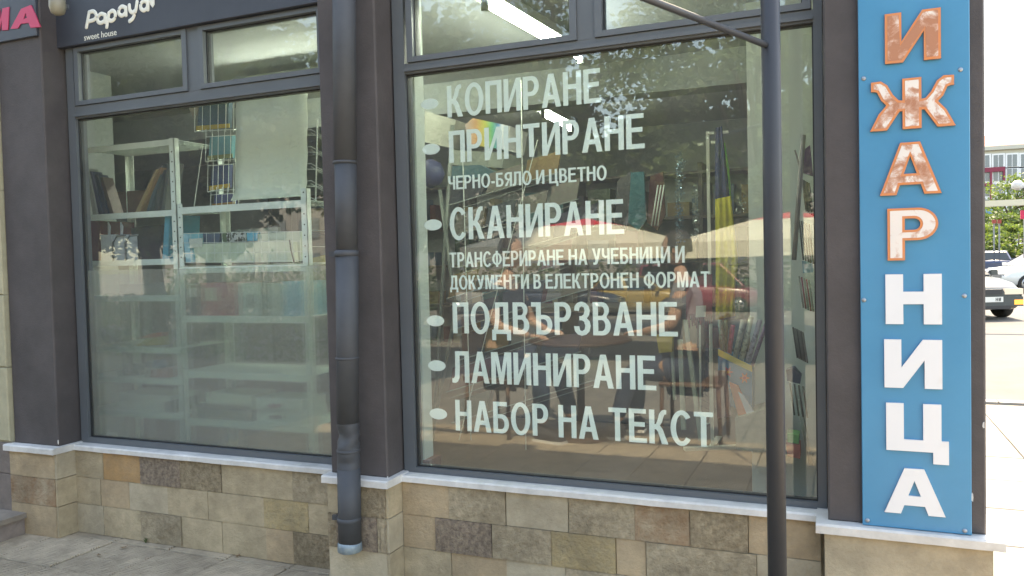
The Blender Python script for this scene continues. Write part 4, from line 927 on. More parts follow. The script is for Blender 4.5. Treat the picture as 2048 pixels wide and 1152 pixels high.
# garlands
def garland(px, y0, y1, wd, c, lb, yy):
    mb = MB(); r_ = random.Random(px); y = y0
    while y < y1:
        for _ in range(5):
            a_ = at(px + r_.uniform(-wd, wd), y + r_.uniform(-3, 3), yy + r_.uniform(-.02, .02)); s_ = .012
            d1 = Vector((r_.uniform(-1, 1), r_.uniform(-1, 1), r_.uniform(-1, 1))) * s_; d2 = Vector((r_.uniform(-1, 1), r_.uniform(-1, 1), r_.uniform(-1, 1))) * s_
            mb.add([a_, a_ + d1, a_ + d1 + d2], [(0, 1, 2)])
        y += 2.0
    return one(mb, 'tinsel_garland', mat('tinsel_%d' % px, rgb(*c), 0.25, metal=.4), lb, 'garland')
garland(1359, 308, 488, 7, (120, 150, 168), 'long pale blue tinsel garland hanging behind the letters', 1.7)
garland(1391, 372, 482, 5, (150, 162, 160), 'short silver tinsel garland right of the blue one', 1.7)
garland(1480, 395, 425, 10, (170, 180, 172), 'small silver tinsel tuft beside the yellow cloth', 1.7)
# T-shaped display stand
bp = gr(1425, 897, FZ)
TS = thing('display_stand', 'thin white metal display stand with a flat cross foot', 'display stand', bp); WS = mat('white_stand_metal', (0.66, 0.68, 0.62), 0.4)
zt = at(1429, 262, bp.y).z
MB().box(bp.x - .010, bp.x + .010, bp.y - .008, bp.y + .008, FZ + .02, zt).build('stand_pole', WS, TS)
a_, b_ = gr(1369, 901, FZ), gr(1478, 896, FZ); d = (b_ - a_); M = d.to_track_quat('X', 'Z').to_matrix()
MB().obox((a_ + b_) / 2 + Vector((0, 0, .01)), (d.length, .05, .02), M).build('stand_foot', WS, TS)
MB().obox(bp + Vector((0, .14, .01)), (.04, .30, .02), Matrix.Identity(3)).build('stand_foot', WS, TS)
for (xa, xb, yy) in ((1417, 1430, 268), (1446, 1458, 266), (1397, 1408, 290), (1424, 1434, 286)):
    q0, q1 = at(xa, yy, bp.y), at(xb, yy, bp.y); MB().box(q0.x, q1.x, bp.y - .04, bp.y - .012, q0.z - .008, q0.z + .008).build('stand_hook', WS, TS)
# draped cloths
def drape(name, Lp, Rp, y, c, lb, amp=.02, folds=4, n=14, cat='cloth'):
    "Lp / Rp: left and right edge photo points, top to bottom"
    mb = MB(); m_ = 15
    def along(P_, t):
        k = t * (len(P_) - 1); i = min(int(k), len(P_) - 2); f = k - i
        return (P_[i][0] * (1 - f) + P_[i + 1][0] * f, P_[i][1] * (1 - f) + P_[i + 1][1] * f)
    for i in range(n + 1):
        t = i / n; l, r = along(Lp, t), along(Rp, t); a_, b_ = at(*l, y), at(*r, y)
        for k in range(m_):
            u = k / (m_ - 1); yy = y + amp * math.sin(u * folds * math.pi * 2 + t * 1.3) * (.4 + .6 * t)
            mb.v.append((a_.x + (b_.x - a_.x) * u, yy, a_.z + (b_.z - a_.z) * u))
    for i in range(n):
        for k in range(m_ - 1): q = i * m_ + k; mb.f.append((q, q + 1, q + m_ + 1, q + m_)); mb.smooth.add(len(mb.f) - 1)
    o = one(mb, name, cm(c, .8), lb, cat); s_ = o.modifiers.new('thickness', 'SOLIDIFY'); s_.thickness = .003; return o
drape('hanging_cloth', [(1432, 255), (1430, 330), (1430, 400)], [(1444, 252), (1452, 330), (1460, 392)], 1.98, (56, 66, 104), 'dark blue patterned cloth hanging on the white stand', .015, 2)
drape('hanging_cloth', [(1444, 285), (1452, 330), (1458, 395)], [(1450, 285), (1459, 340), (1463, 400)], 1.99, (100, 170, 70), 'bright green cloth edge beside the dark blue cloth', .005, 1)
drape('hanging_cloth', [(1431, 398), (1431, 500), (1430, 640)], [(1462, 392), (1476, 520), (1470, 632)], 1.95, (190, 180, 52), 'long yellow cloth hanging below the dark blue one', .02, 3)
drape('dark_cloth', [(1472, 560), (1470, 600), (1470, 640)], [(1500, 555), (1504, 600), (1500, 636)], 1.7, (58, 84, 64), 'dark green bag hanging beside the yellow cloth', .012, 2, cat='bag')
good('yellow_cloth', [(1312, 670), (1346, 668), (1344, 704), (1318, 706)], 1.8, .05, (160, 138, 44), 'small mustard yellow bag in the middle of the shop', 'bag')
# red cords
rc = thing('red_tassel_cloth', 'dark red fringed cloth hanging left of the white stand', 'cloth', at(1398, 650, 2.0)); r_ = random.Random(5)
slabm([(1372, 556), (1424, 548), (1424, 628), (1372, 632)], 2.05, .02).build('cloth_panel', cm((124, 50, 58)), rc)
mb = MB()
for i in range(22): x = 1373 + i * 2.4; rod(mb, [(x, 628), (x + r_.uniform(-3, 3), 642 + r_.uniform(0, 16))], 2.04, .004, 4)
mb.build('fringe', cm((110, 44, 50)), rc, stuff=True)
good('white_label_card', [(1392, 612), (1412, 611), (1411, 634), (1391, 635)], 1.98, .003, (170, 168, 160), 'small pale card on the dark red cloth', 'card')
# grid panel and leaning planks
gp = thing('grid_panel', 'white framed wire grid panel beside the display stand', 'grid panel', at(1413, 850, 1.9))
mb = MB(); rod(mb, [(1400, 650), (1401, 850)], 1.9, .006, 4); rod(mb, [(1421, 648), (1421, 846)], 1.9, .006, 4); rod(mb, [(1401, 850), (1421, 846)], 1.9, .005, 4); mb.build('panel_frame', WIRE, gp)
mb = MB()
for i in range(15): rod(mb, [(1401, 655 + i * 13), (1421, 665 + i * 13)], 1.9, .0015, 4)
mb.build('grid_wires', cm((70, 74, 72)), gp, stuff=True)
for (xa, ya, xb, yb2, w_, lb) in ((1366, 640, 1397, 882, 8, 'long white plank leaning left of the grid panel'), (1355, 680, 1362, 860, 9, 'greenish white plank leaning beside the longer plank'), (1340, 682, 1346, 800, 5, 'thin short plank leaning at the left of the white planks')):
    good('leaning_plank', [(xa, ya), (xa + w_, ya), (xb + w_, yb2), (xb, yb2)], 1.86, .03, (160, 168, 152), lb, 'plank', 'planks leaning beside the display stand')
# white column, low block, flowered box with paper rolls
struct(MB().box(at(1498, 500, 1.25).x, -0.12, 1.25, 1.6, FZ, 2.62).build('shop_column', TW))
good('floor_block', [(1470, 836), (1526, 820), (1560, 830), (1560, 905), (1472, 900)], 1.0, .3, (150, 148, 130), 'low pale cardboard block on the floor under the flowered box', 'box')
FB = thing('flowered_box', 'blue cardboard box with a dotted yellow band and orange star flowers', 'box', at(1470, 830, 1.08))
slabm([(1436, 698), (1504, 732), (1504, 832), (1436, 800)], 1.08, .12).build('box_panel', cm((58, 118, 150)), FB)
slabm([(1436, 698), (1504, 732), (1504, 744), (1436, 711)], 1.076, .004).build('yellow_band', cm((190, 170, 84)), FB)
def flower(cx, cy, r, c, cc):
    pts = []
    for i in range(12):
        a = math.pi * 2 * i / 12; rr = r if i % 2 == 0 else r * .45; pts.append((cx + rr * math.cos(a) * .9, cy + rr * math.sin(a)))
    f = slabm(pts, 1.073, .002).build('star_flower', cm(c), FB)
    slabm([(cx + 3 * math.cos(k * .785), cy + 3 * math.sin(k * .785)) for k in range(8)], 1.0715, .0012).build('flower_centre', cm(cc), f)
flower(1456, 744, 12, (176, 84, 100), (220, 150, 60)); flower(1489, 756, 12, (222, 120, 60), (170, 40, 50)); flower(1462, 775, 7, (90, 150, 180), (220, 220, 210))
rc_ = [((1440, 640), (1446, 704), (86, 130, 128), 'sea green paper roll, leftmost in the flowered box', 7), ((1452, 640), (1450, 706), (66, 96, 62), 'dark green paper roll in the flowered box', 6), ((1466, 650), (1458, 712), (178, 66, 84), 'red dotted paper roll in the flowered box', 7),
       ((1487, 640), (1470, 716), (150, 150, 136), 'grey patterned paper roll in the flowered box', 8), ((1503, 634), (1482, 722), (186, 188, 160), 'cream spotted paper roll in the flowered box', 8), ((1520, 640), (1494, 728), (184, 176, 186), 'pale lilac paper roll in the flowered box', 8), ((1532, 648), (1504, 732), (120, 100, 128), 'violet paper roll, rightmost in the flowered box', 6)]
for i, (a_, b_, c, lb, w_) in enumerate(rc_):
    m2 = mat('wrap_%d' % i, rgb(*c), .5, c2=tuple(v * .55 for v in rgb(*c)), vscale=40, thr=(.52, .56)); mb = MB(); rod(mb, [a_, b_], [1.10 + .015 * (i % 3)] * 2, w_ * .0027 * .62, 10); one(mb, 'paper_roll', m2, lb, 'paper roll', 'wrapping paper rolls in the flowered box')
good('orange_folder', [(1458, 765), (1476, 772), (1502, 826), (1498, 846), (1478, 838)], 1.04, .02, (206, 116, 80), 'orange sheet sliding out in front of the flowered box', 'paper')
good('white_bag', [(1476, 784), (1486, 790), (1512, 830), (1506, 846), (1498, 840)], 1.03, .012, (190, 196, 200), 'crumpled white bag beside the orange sheet', 'bag')
good('brown_box', [(1430, 742), (1452, 742), (1462, 832), (1434, 838)], 1.0, .02, (108, 78, 74), 'reddish brown panel left of the flowered box', 'panel')
# right of the post
def rack_bars(x0, y0, x1, y1, n_, c, lb, yy=1.0, nm_='pencil_set'):
    t = thing(nm_, lb, 'pencil set', at(x0, y1, yy))
    for i in range(n_):
        u = i / max(1, n_ - 1); xx = x0 + (x1 - x0) * u
        b2 = MB(); rod(b2, [(xx, y0 + 2 * i), (xx + 9, y1 + 2 * i)], yy, .0045, 6); b2.build('pencil', cm(c[i % len(c)]), t)
good('purple_bag', [(1610, 298), (1620, 290), (1626, 352), (1606, 346)], 1.0, .03, (104, 70, 112), 'purple pouch with a pink strip at the right edge of the window', 'pouch')
rack_bars(1604, 358, 1618, 424, 5, [(110, 104, 102), (84, 78, 80)], 'five grey rods hanging under the purple pouch')
rack_bars(1598, 440, 1618, 520, 5, [(74, 72, 70), (96, 92, 88)], 'five dark rods in the second hanger at the right edge')
good('blue_card', [(1604, 522), (1626, 520), (1626, 545), (1606, 546)], 1.0, .01, (110, 160, 178), 'light blue card between the hangers at the right edge', 'card')
rack_bars(1598, 552, 1618, 616, 5, [(130, 134, 124), (144, 60, 72)], 'red and grey pencils in the third hanger at the right edge')
rack_bars(1586, 654, 1606, 716, 6, [(64, 66, 64), (96, 98, 94)], 'dark ribbed pencils in the fourth hanger at the right edge')
good('navy_box', [(1572, 740), (1588, 736), (1602, 752), (1600, 768), (1574, 762)], 1.0, .08, (58, 66, 92), 'small navy box behind the tripod legs', 'box')
rack_bars(1580, 766, 1606, 830, 4, [(98, 96, 86)], 'grey brown rods low at the right edge')
good('green_box', [(1574, 866), (1598, 870), (1597, 888), (1575, 884)], 1.0, .1, (120, 190, 110), 'light green box on a red box near the tripod legs', 'box')
good('red_box', [(1572, 886), (1600, 890), (1600, 918), (1574, 912)], 1.0, .1, (206, 110, 96), 'salmon red box below the light green one', 'box')
tp = thing('tripod', 'light grey metal tripod standing at the right edge of the window', 'tripod', gr(1605, 985, FZ)); TM = cm((148, 156, 148), .35)
for a_, b_ in (((1626, 700), (1590, 973)), ((1630, 690), (1612, 988)), ((1598, 800), (1622, 930))):
    b2 = MB(); g = gr(*b_, FZ) if b_[1] > 950 else at(*b_, 1.1); b2.tube([at(*a_, g.y), g], .011, 8); b2.build('leg', TM, tp)
mb = MB(); rod(mb, [(1590, 300), (1601, 340)], .95, .004, 5)
rod(mb, [(1607, 270), (1588, 520)], .95, .012, 6); one(mb, 'hanging_rail', cm((140, 134, 128)), 'long grey rail hanging behind the narrow strip right of the post', 'rail')
# counter, table and shelves in the depth of the shop
sh2 = thing('back_shelving', 'dark shelving with goods along the back wall of the shop', 'shelving', (-3.0, 4.5, FZ))
for x in (-6.0, -4.8, -3.6, -2.4, -1.2, -0.3): MB().box(x - .02, x + .02, 4.35, 4.70, FZ, 2.2).build('upright', cm((70, 66, 60)), sh2)
for z in (.5, .9, 1.3, 1.7, 2.1): MB().box(-6.0, -0.3, 4.34, 4.70, z, z + .025).build('shelf', cm((84, 78, 70)), sh2)
r_ = random.Random(11); cols = [(96, 50, 50), (60, 90, 110), (150, 140, 110), (64, 84, 60), (120, 100, 60), (60, 60, 74), (150, 150, 146), (52, 100, 104)]; k = 0
BG = []
for z in (.525, .925, 1.325, 1.725):
    x = -5.7
    while x < -.55:
        w_ = r_.uniform(.05, .22); h_ = r_.uniform(.12, .30)
        if r_.random() < .8: BG.append((x, w_, z, h_, r_.choice(cols), r_.uniform(0, .1)))
        x += w_ + r_.uniform(.01, .08)
for cix, c in enumerate(cols):
    mb = MB()
    for x, w_, z, h_, cc, dy in BG:
        if cc == c: mb.box(x, x + w_, 4.36 + dy, 4.6, z + .001, z + h_)
    o = mb.build('packed_goods', cm(c), None, None, True); o.location = (0, 0, 0); tag(o, ['maroon', 'steel blue', 'sand coloured', 'moss green', 'ochre', 'indigo', 'light grey', 'teal'][cix] + ' packets packed along the dark back shelving', 'goods')
ct = thing('shop_counter', 'dark counter with a stack of folded paper deep in the shop', 'counter', (-1.9, 3.0, FZ))
MB().bbox(-2.7, -1.2, 2.9, 3.4, FZ, .95, .01).build('counter_body', cm((66, 60, 58)), ct); MB().box(-2.75, -1.15, 2.86, 3.44, .951, .985).build('counter_top', cm((104, 96, 84)), ct)

# ================================================================== STREET: cars
TYRE = mat('tyre_rubber', (0.02, 0.02, 0.02), 0.8); RIM = mat('alloy_rim', (0.45, 0.46, 0.47), 0.35, metal=.7); DARKP = mat('dark_plastic', (0.03, 0.03, 0.035), 0.5)
HEADL = mat('headlight_glass', (0.16, 0.17, 0.18), 0.1, coat=1); FOGL = mat('lit_fog_lamp', (.3, .15, .04), .3, emit=(1.0, 0.42, 0.08), es=.35); HEADLIT = mat('lit_headlight', (.2, .2, .2), .2, emit=(1, .93, .85), es=.12)
TAIL = mat('tail_lamp', (0.5, 0.02, 0.02), 0.2); PLATE = mat('plate_white', (0.75, 0.75, 0.72), 0.5); PLTX = mat('plate_ink', (0.02, 0.02, 0.02), 0.6)
def car(kind, paint, name, label, loc, rotz, lit=False, plate=None, group=None):
    t = thing(name, label, 'car' if kind != 'van' else 'van', (0, 0, 0), group)
    if kind == 'sedan': Ln, W, prof = 4.5, .86, [(-2.25, .30, .72, .86), (-2.15, .24, .90, .93), (-1.5, .20, .96, 1), (-.6, .18, .93, 1), (.6, .18, .92, 1), (1.2, .18, .88, 1), (1.9, .20, .78, .95), (2.15, .24, .68, .88), (2.25, .32, .58, .80)]; gh = [(-1.55, .95), (-.95, 1.38), (.15, 1.42), (1.05, .90)]
    elif kind == 'hatch': Ln, W, prof = 4.0, .84, [(-2.0, .30, .80, .88), (-1.9, .24, .95, .95), (-1.3, .2, .97, 1), (0, .18, .94, 1), (1.0, .18, .92, 1), (1.6, .2, .80, .95), (1.9, .24, .68, .88), (2.0, .34, .58, .8)]; gh = [(-1.9, .95), (-1.45, 1.40), (.15, 1.46), (1.0, .92)]
    else: Ln, W, prof = 4.8, .92, [(-2.4, .30, 1.0, .95), (-2.3, .25, 1.05, 1), (-1, .2, 1.05, 1), (1, .2, 1.05, 1), (1.8, .2, 1.0, .97), (2.3, .25, .80, .9), (2.4, .34, .62, .82)]; gh = [(-2.35, 1.04), (-2.25, 1.9), (.9, 1.92), (1.85, 1.0)]
    mb = MB(); nr = 12
    for x, zb, zh, k in prof:
        w_ = W * k
        ring = [(0, zb), (-w_ * .8, zb), (-w_ * .98, zb + .12), (-w_, zb + .34), (-w_ * .97, zh - .10), (-w_ * .84, zh), (0, zh + .025), (w_ * .84, zh), (w_ * .97, zh - .10), (w_, zb + .34), (w_ * .98, zb + .12), (w_ * .8, zb)]
        for y, z in ring: mb.v.append((x, y, z))
    for i in range(len(prof) - 1):
        for k in range(nr): mb.f.append((i * nr + k, i * nr + (k + 1) % nr, (i + 1) * nr + (k + 1) % nr, (i + 1) * nr + k)); mb.smooth.add(len(mb.f) - 1)
    mb.f.append(tuple(range(nr))[::-1]); mb.f.append(tuple((len(prof) - 1) * nr + k for k in range(nr)))
    body = mb.build('car_body', paint, t)
    # cabin: painted roof shell with glass panels set slightly proud
    mb = MB(); hw0, hw1 = W * .93, W * .68
    P4 = [(x, (hw0 if i in (0, 3) else hw1), z) for i, (x, z) in enumerate(gh)]
    vs = [(x, y, z) for x, y, z in P4] + [(x, -y, z) for x, y, z in P4]
    mb.add(vs, [(0, 1, 2, 3), (7, 6, 5, 4), (0, 4, 5, 1), (1, 5, 6, 2), (2, 6, 7, 3), (3, 7, 4, 0)]); ro_ = mb.build('cabin', paint, t)
    bv = ro_.modifiers.new('bevel', 'BEVEL'); bv.width = .06; bv.segments = 3
    def lerp(a, b_, u): return tuple(a[i] + (b_[i] - a[i]) * u for i in range(3))
    def panel(q, nm, off, m=.1):
        c = [sum(p[i] for p in q) / 4 for i in range(3)]; q2 = [Vector(lerp(p, c, m)) for p in q]; n_ = (q2[1] - q2[0]).cross(q2[2] - q2[0]).normalized()
        if n_.dot(Vector(c) - Vector((c[0] * .8 if nm != 'windscreen' and nm != 'rear_window' else 0, 0, .6))) < 0: n_ = -n_
        b2 = MB(); b2.add([p + n_ * .012 for p in q2] + [p - n_ * .01 for p in q2], [(0, 1, 2, 3), (7, 6, 5, 4), (0, 4, 5, 1), (1, 5, 6, 2), (2, 6, 7, 3), (3, 7, 4, 0)]); b2.build(nm, CARGLASS, t)
    for s in (1, -1):
        side = [(x, y * s, z) for x, y, z in P4]; midb = lerp(side[0], side[3], .5); midt = lerp(side[1], side[2], .5)
        panel([side[0], side[1], midt, midb], 'side_window', .01, .13); panel([midb, midt, side[2], side[3]], 'side_window', .01, .13)
    panel([P4[3], P4[2], (P4[2][0], -P4[2][1], P4[2][2]), (P4[3][0], -P4[3][1], P4[3][2])], 'windscreen', .01, .09)
    panel([P4[0], P4[1], (P4[1][0], -P4[1][1], P4[1][2]), (P4[0][0], -P4[0][1], P4[0][2])], 'rear_window', .01, .12)
    for wx in (-Ln / 2 + .82, Ln / 2 - .85):
        for s in (1, -1):
            y = s * (W - .10); wl = MB().lathe((wx, y, .31), [(.22, -.10), (.30, -.105), (.315, -.07), (.315, .07), (.30, .105), (.22, .10)], 20, 'y').build('wheel', TYRE, t)
            MB().lathe((wx, s * (W + .004), .31), [(.36, -.002), (.36, .002)], 22, 'y').build('wheel_arch', DARKP, t) if False else None
            rm = MB().lathe((wx, y + s * .106, .31), [(.21, -.004), (.21, .0), (.06, .004)], 20, 'y')
            rm.build('rim', RIM, wl)
            for a in range(5):
                an = a * 2 * math.pi / 5; M = Matrix.Rotation(an, 3, 'Y'); b2 = MB(); b2.obox(Vector((wx, y + s * .115, .31)) + M @ Vector((0, 0, .12)), (.07, .006, .11), M); b2.build('rim_slot', DARKP, wl)
    fx = Ln / 2
    MB().bbox(-.62, .62, -.5, .5, 0, 1) if False else None
    MB().box(fx - .12, fx + .04, -W * .80, W * .80, .30, .50).build('front_bumper', paint if kind != 'sedan' else paint, t)
    MB().box(fx - .01, fx + .045, -.42, .42, .24, .31).build('lower_grille', DARKP, t)
    MB().box(fx - .10, fx + .03, -.26, .26, .55, .655).build('grille', DARKP, t)
    for s in (1, -1):
        y0, y1 = sorted((s * .32, s * W * .82)); MB().box(fx - .22, fx + .012, y0, y1, .545, .665).build('headlight', HEADLIT if (lit and s > 0) else HEADL, t)
        if lit: y0, y1 = sorted((s * .50, s * .68)); MB().box(fx + .03, fx + .05, y0, y1, .33, .43).build('fog_lamp', FOGL if s > 0 else HEADL, t)
        y0, y1 = sorted((s * .50, s * W * .86)); MB().box(-fx - .012, -fx + .1, y0, y1, .62, .76).build('tail_light', TAIL, t)
        y0, y1 = sorted((s * (W + .0), s * (W + .17))); MB().bbox(.70, .82, y0, y1, .92, 1.04, .02).build('wing_mirror', paint, t)
        MB().box(-.1, .04, s * W * .985 - .008, s * W * .985 + .008, .72, .75).build('door_handle', paint, t); MB().box(-.95, -.81, s * W * .985 - .008, s * W * .985 + .008, .72, .75).build('door_handle', paint, t)
    pl = MB().box(fx + .046, fx + .054, -.26, .26, .39, .50).build('number_plate', PLATE, t)
    MB().box(-fx - .02, -fx - .002, -.26, .26, .50, .61).build('number_plate', PLATE, t)
    if plate:
        me = glyph_mesh([(G('Н')[0], 0, 0, .075, .075), (G('М')[0], .062, 0, .065, .075)], .001)
        for v in me.vertices: x, y, z = v.co; v.co = (-y, x, z)
        o = link('plate_lettering', me, t); me.materials.append(PLTX); o.location = (fx + .056, .10, .407)
    t.location = loc; t.rotation_euler.z = rotz; return t
def paintm(n_, c): return mat(n_, c, 0.3, coat=.25)
F1 = gr(1979, 641, -.14)
car('sedan', paintm('grey_green_car_paint', (0.045, 0.06, 0.068)), 'parked_car', 'dark grey green saloon facing the camera with a glowing amber fog lamp', (F1.x - 2.25 * math.cos(R(-68)), F1.y - 2.25 * math.sin(R(-68)), -.14), R(-68), True, True)
F2 = gr(1972, 586, -.14)
car('sedan', paintm('silver_white_car_paint', (0.62, 0.63, 0.62)), 'parked_car', 'silver white saloon seen from its front left side behind the dark one', (F2.x + 2.25 * math.cos(R(30)), F2.y + 2.25 * math.sin(R(30)), -.14), R(210))
g3 = gr(1990, 548, -.14)
car('hatch', paintm('dark_blue_car_paint', (0.035, 0.055, 0.11)), 'parked_car', 'dark blue hatchback seen from behind at the far end of the street', (gr(1988, 556, -.14).x, gr(1988, 556, -.14).y, -.14), R(82))
g4 = gr(2045, 546, -.14)
car('van', paintm('white_van_paint', (0.7, 0.7, 0.66)), 'parked_van', 'white van standing behind the silver saloon', (g4.x + .2, g4.y + 4, -.14), R(100))
for i, (px, py, c, lb) in enumerate(((1984, 532, (0.08, 0.09, 0.1), 'small black car far away below the trees'), (2008, 530, (0.3, 0.32, 0.33), 'small grey car far away beside the black one'))):
    g5 = gr(px, py, -.14); car('hatch', paintm('far_paint_%d' % i, c), 'parked_car', lb, (g5.x, g5.y, -.14), R(180))

# ---- far apartment building
BD = 118.0
def bat(px, py): return at(px, py, BD - 2.97)
AB = thing('apartment_building', 'pale apartment block with a faded red roof and a maroon framed bay', 'building', (bat(2020, 500).x, BD, -0.14))
WB = mat('pale_render', (0.46, 0.44, 0.37), 0.9, var=.05, vscale=.3); MAR = mat('maroon_render', (0.22, 0.035, 0.06), .8); ROOFM = mat('red_roof_tiles', (0.26, 0.085, 0.06), .8, var=.15, vscale=1.5); WINF = mat('white_window_frame', (0.7, .7, .7), .5); PANE = mat('far_window_glass', (0.12, 0.14, 0.16), .1)
e0, e1 = bat(1900, 308), bat(2260, 284)
ze = bat(2000, 300).z; x0, x1 = e0.x, e1.x; yb0 = BD - 2.97
MB().box(x0, x1, yb0, yb0 + 14, -.14, ze).build('wall', WB, AB)
MB().box(x0 - .4, x1 + .4, yb0 - .5, yb0 + 14.5, ze + .002, ze + .5).build('cornice', WB, AB)
zr_ = bat(2000, 274).z
MB().add([(x0 - .4, yb0 - .5, ze + .5), (x1 + .4, yb0 - .5, ze + .5), (x1 + .4, yb0 + 14.5, ze + .5), (x0 - .4, yb0 + 14.5, ze + .5), (x0 + 2, yb0 + 7, zr_ + 1.2), (x1 - 2, yb0 + 7, zr_ + 1.2)], [(0, 1, 5, 4), (1, 2, 5), (2, 3, 4, 5), (3, 0, 4), (0, 3, 2, 1)]).build('roof', ROOFM, AB)
def awin(cx, cz, w_, h_, fr=WINF):
    f = MB().box(cx - w_ / 2 - .2, cx + w_ / 2 + .2, yb0 - .12, yb0 - .002, cz - h_ / 2 - .2, cz + h_ / 2 + .2).build('window', fr, AB)
    MB().box(cx - w_ / 2, cx - .05, yb0 - .16, yb0 - .122, cz - h_ / 2, cz + h_ / 2).build('pane', PANE, f)
    MB().box(cx + .05, cx + w_ / 2, yb0 - .16, yb0 - .122, cz - h_ / 2, cz + h_ / 2).build('pane', PANE, f)
for rw, py in enumerate((322, 350, 380, 410, 440, 470)):
    for k in range(-2, 8):
        px = 1969 + k * 27.5; p = bat(px, py - (px - 2000) * .03); awin(p.x, p.z, 1.05, 1.5)
for (pa, pb) in (((1955, 337), (2009, 343)), ((1955, 368), (1984, 372))):
    a_, b_ = bat(*pa), bat(*pb); MB().box(a_.x, b_.x, yb0 - .5, yb0 - .2, b_.z, a_.z).build('maroon_band', MAR, AB)
for (px, ya_, yb_) in ((2007, 343, 362), (1981, 343, 400)):
    a_, b_ = bat(px - 2, ya_), bat(px + 2, yb_); MB().box(a_.x, b_.x, yb0 - .495, yb0 - .205, b_.z, a_.z - .02).build('maroon_band', MAR, AB)
# ---- beam, signs, street lamp
bmA, bmB = at(1900, 411, 15), at(2110, 403, 15)
GB = thing('height_barrier', 'cream horizontal beam carried across the street on the far side', 'barrier', (bmA.x, 15, -.14))
MB().box(bmA.x, bmB.x + 3, 14.96, 15.08, at(2010, 412, 15).z, at(2010, 400, 15).z).build('beam', mat('cream_paint', (0.62, 0.60, 0.48), .6), GB)
for x in (bmA.x + .1, bmB.x + 2.9): MB().box(x - .06, x + .06, 15.081, 15.2, -.14, at(2010, 400, 15).z).build('barrier_post', mat('cream_paint', (0, 0, 0)), GB)
def sign(px0, px1, py0, py1, Y, c, lb, nm='street_sign'):
    a_, b_ = at(px0, py1, Y), at(px1, py0, Y); t = thing(nm, lb, 'sign', ((a_.x + b_.x) / 2, Y, -.14))
    MB().box(a_.x, b_.x, Y, Y + .05, a_.z, b_.z).build('sign_plate', cm(c), t); MB().tube([((a_.x + b_.x) / 2, Y + .1, -.14), ((a_.x + b_.x) / 2, Y + .1, b_.z)], .04, 8).build('sign_pole', cm((110, 112, 112)), t); return t
sign(1984, 1993, 439, 447, 45, (150, 62, 50), 'left half of the pair of small brick red street signs below the trees'); sign(1995, 2003, 439, 447, 45, (150, 62, 50), 'right half of the pair of small brick red street signs below the trees')
sign(1972, 1984, 418, 428, 60, (110, 160, 200), 'small pale blue sign in front of the trees'); sign(2041, 2060, 420, 438, 30, (196, 40, 80), 'red and white advertising sign at the right edge')
sl_ = at(2040, 380, 24); SLM = thing('street_lamp', 'grey street lamp with a drooping head in front of the tree', 'street lamp', (at(2060, 380, 24).x, 24, -.14))
x_ = at(2060, 380, 24).x; MB().tube([(x_, 24, -.14), (x_, 24, sl_.z - 1)], .07, 10).build('lamp_pole', cm((90, 92, 94)), SLM)
MB().tube([(x_, 24, sl_.z - 1), (x_ - .1, 24, sl_.z), (at(2036, 372, 24).x, 24, sl_.z + .2)], .06, 8).build('lamp_arm', cm((90, 92, 94)), SLM); MB().lathe((at(2035, 370, 24).x, 24, sl_.z), [(.05, 0), (.16, .06), (.15, .2), (.06, .28)], 12).build('lamp_head', cm((200, 200, 200)), SLM)

# ================================================================== trees
def leaf_mat(name, a, b_):
    m = mat(name, a, 0.6, c2=b_, vscale=1.3); n = m.node_tree; bs = n.nodes['Principled BSDF']; o = [q for q in n.nodes if q.type == 'OUTPUT_MATERIAL'][0]
    tr = n.nodes.new('ShaderNodeBsdfTranslucent'); tr.inputs[0].default_value = (a[0] * 1.6, a[1] * 1.7, a[2] * .8, 1); mx = n.nodes.new('ShaderNodeMixShader'); mx.inputs[0].default_value = .35
    n.links.new(bs.outputs[0], mx.inputs[1]); n.links.new(tr.outputs[0], mx.inputs[2]); n.links.new(mx.outputs[0], o.inputs[0]); return m
LEAF = [leaf_mat('fresh_green_leaves', (0.11, 0.15, 0.05), (0.06, 0.095, 0.035)), leaf_mat('dark_green_leaves', (0.085, 0.12, 0.045), (0.05, 0.075, 0.03))]
BARK = mat('bark', (0.12, 0.09, 0.065), .9, var=.3, vscale=12, bump=.6)
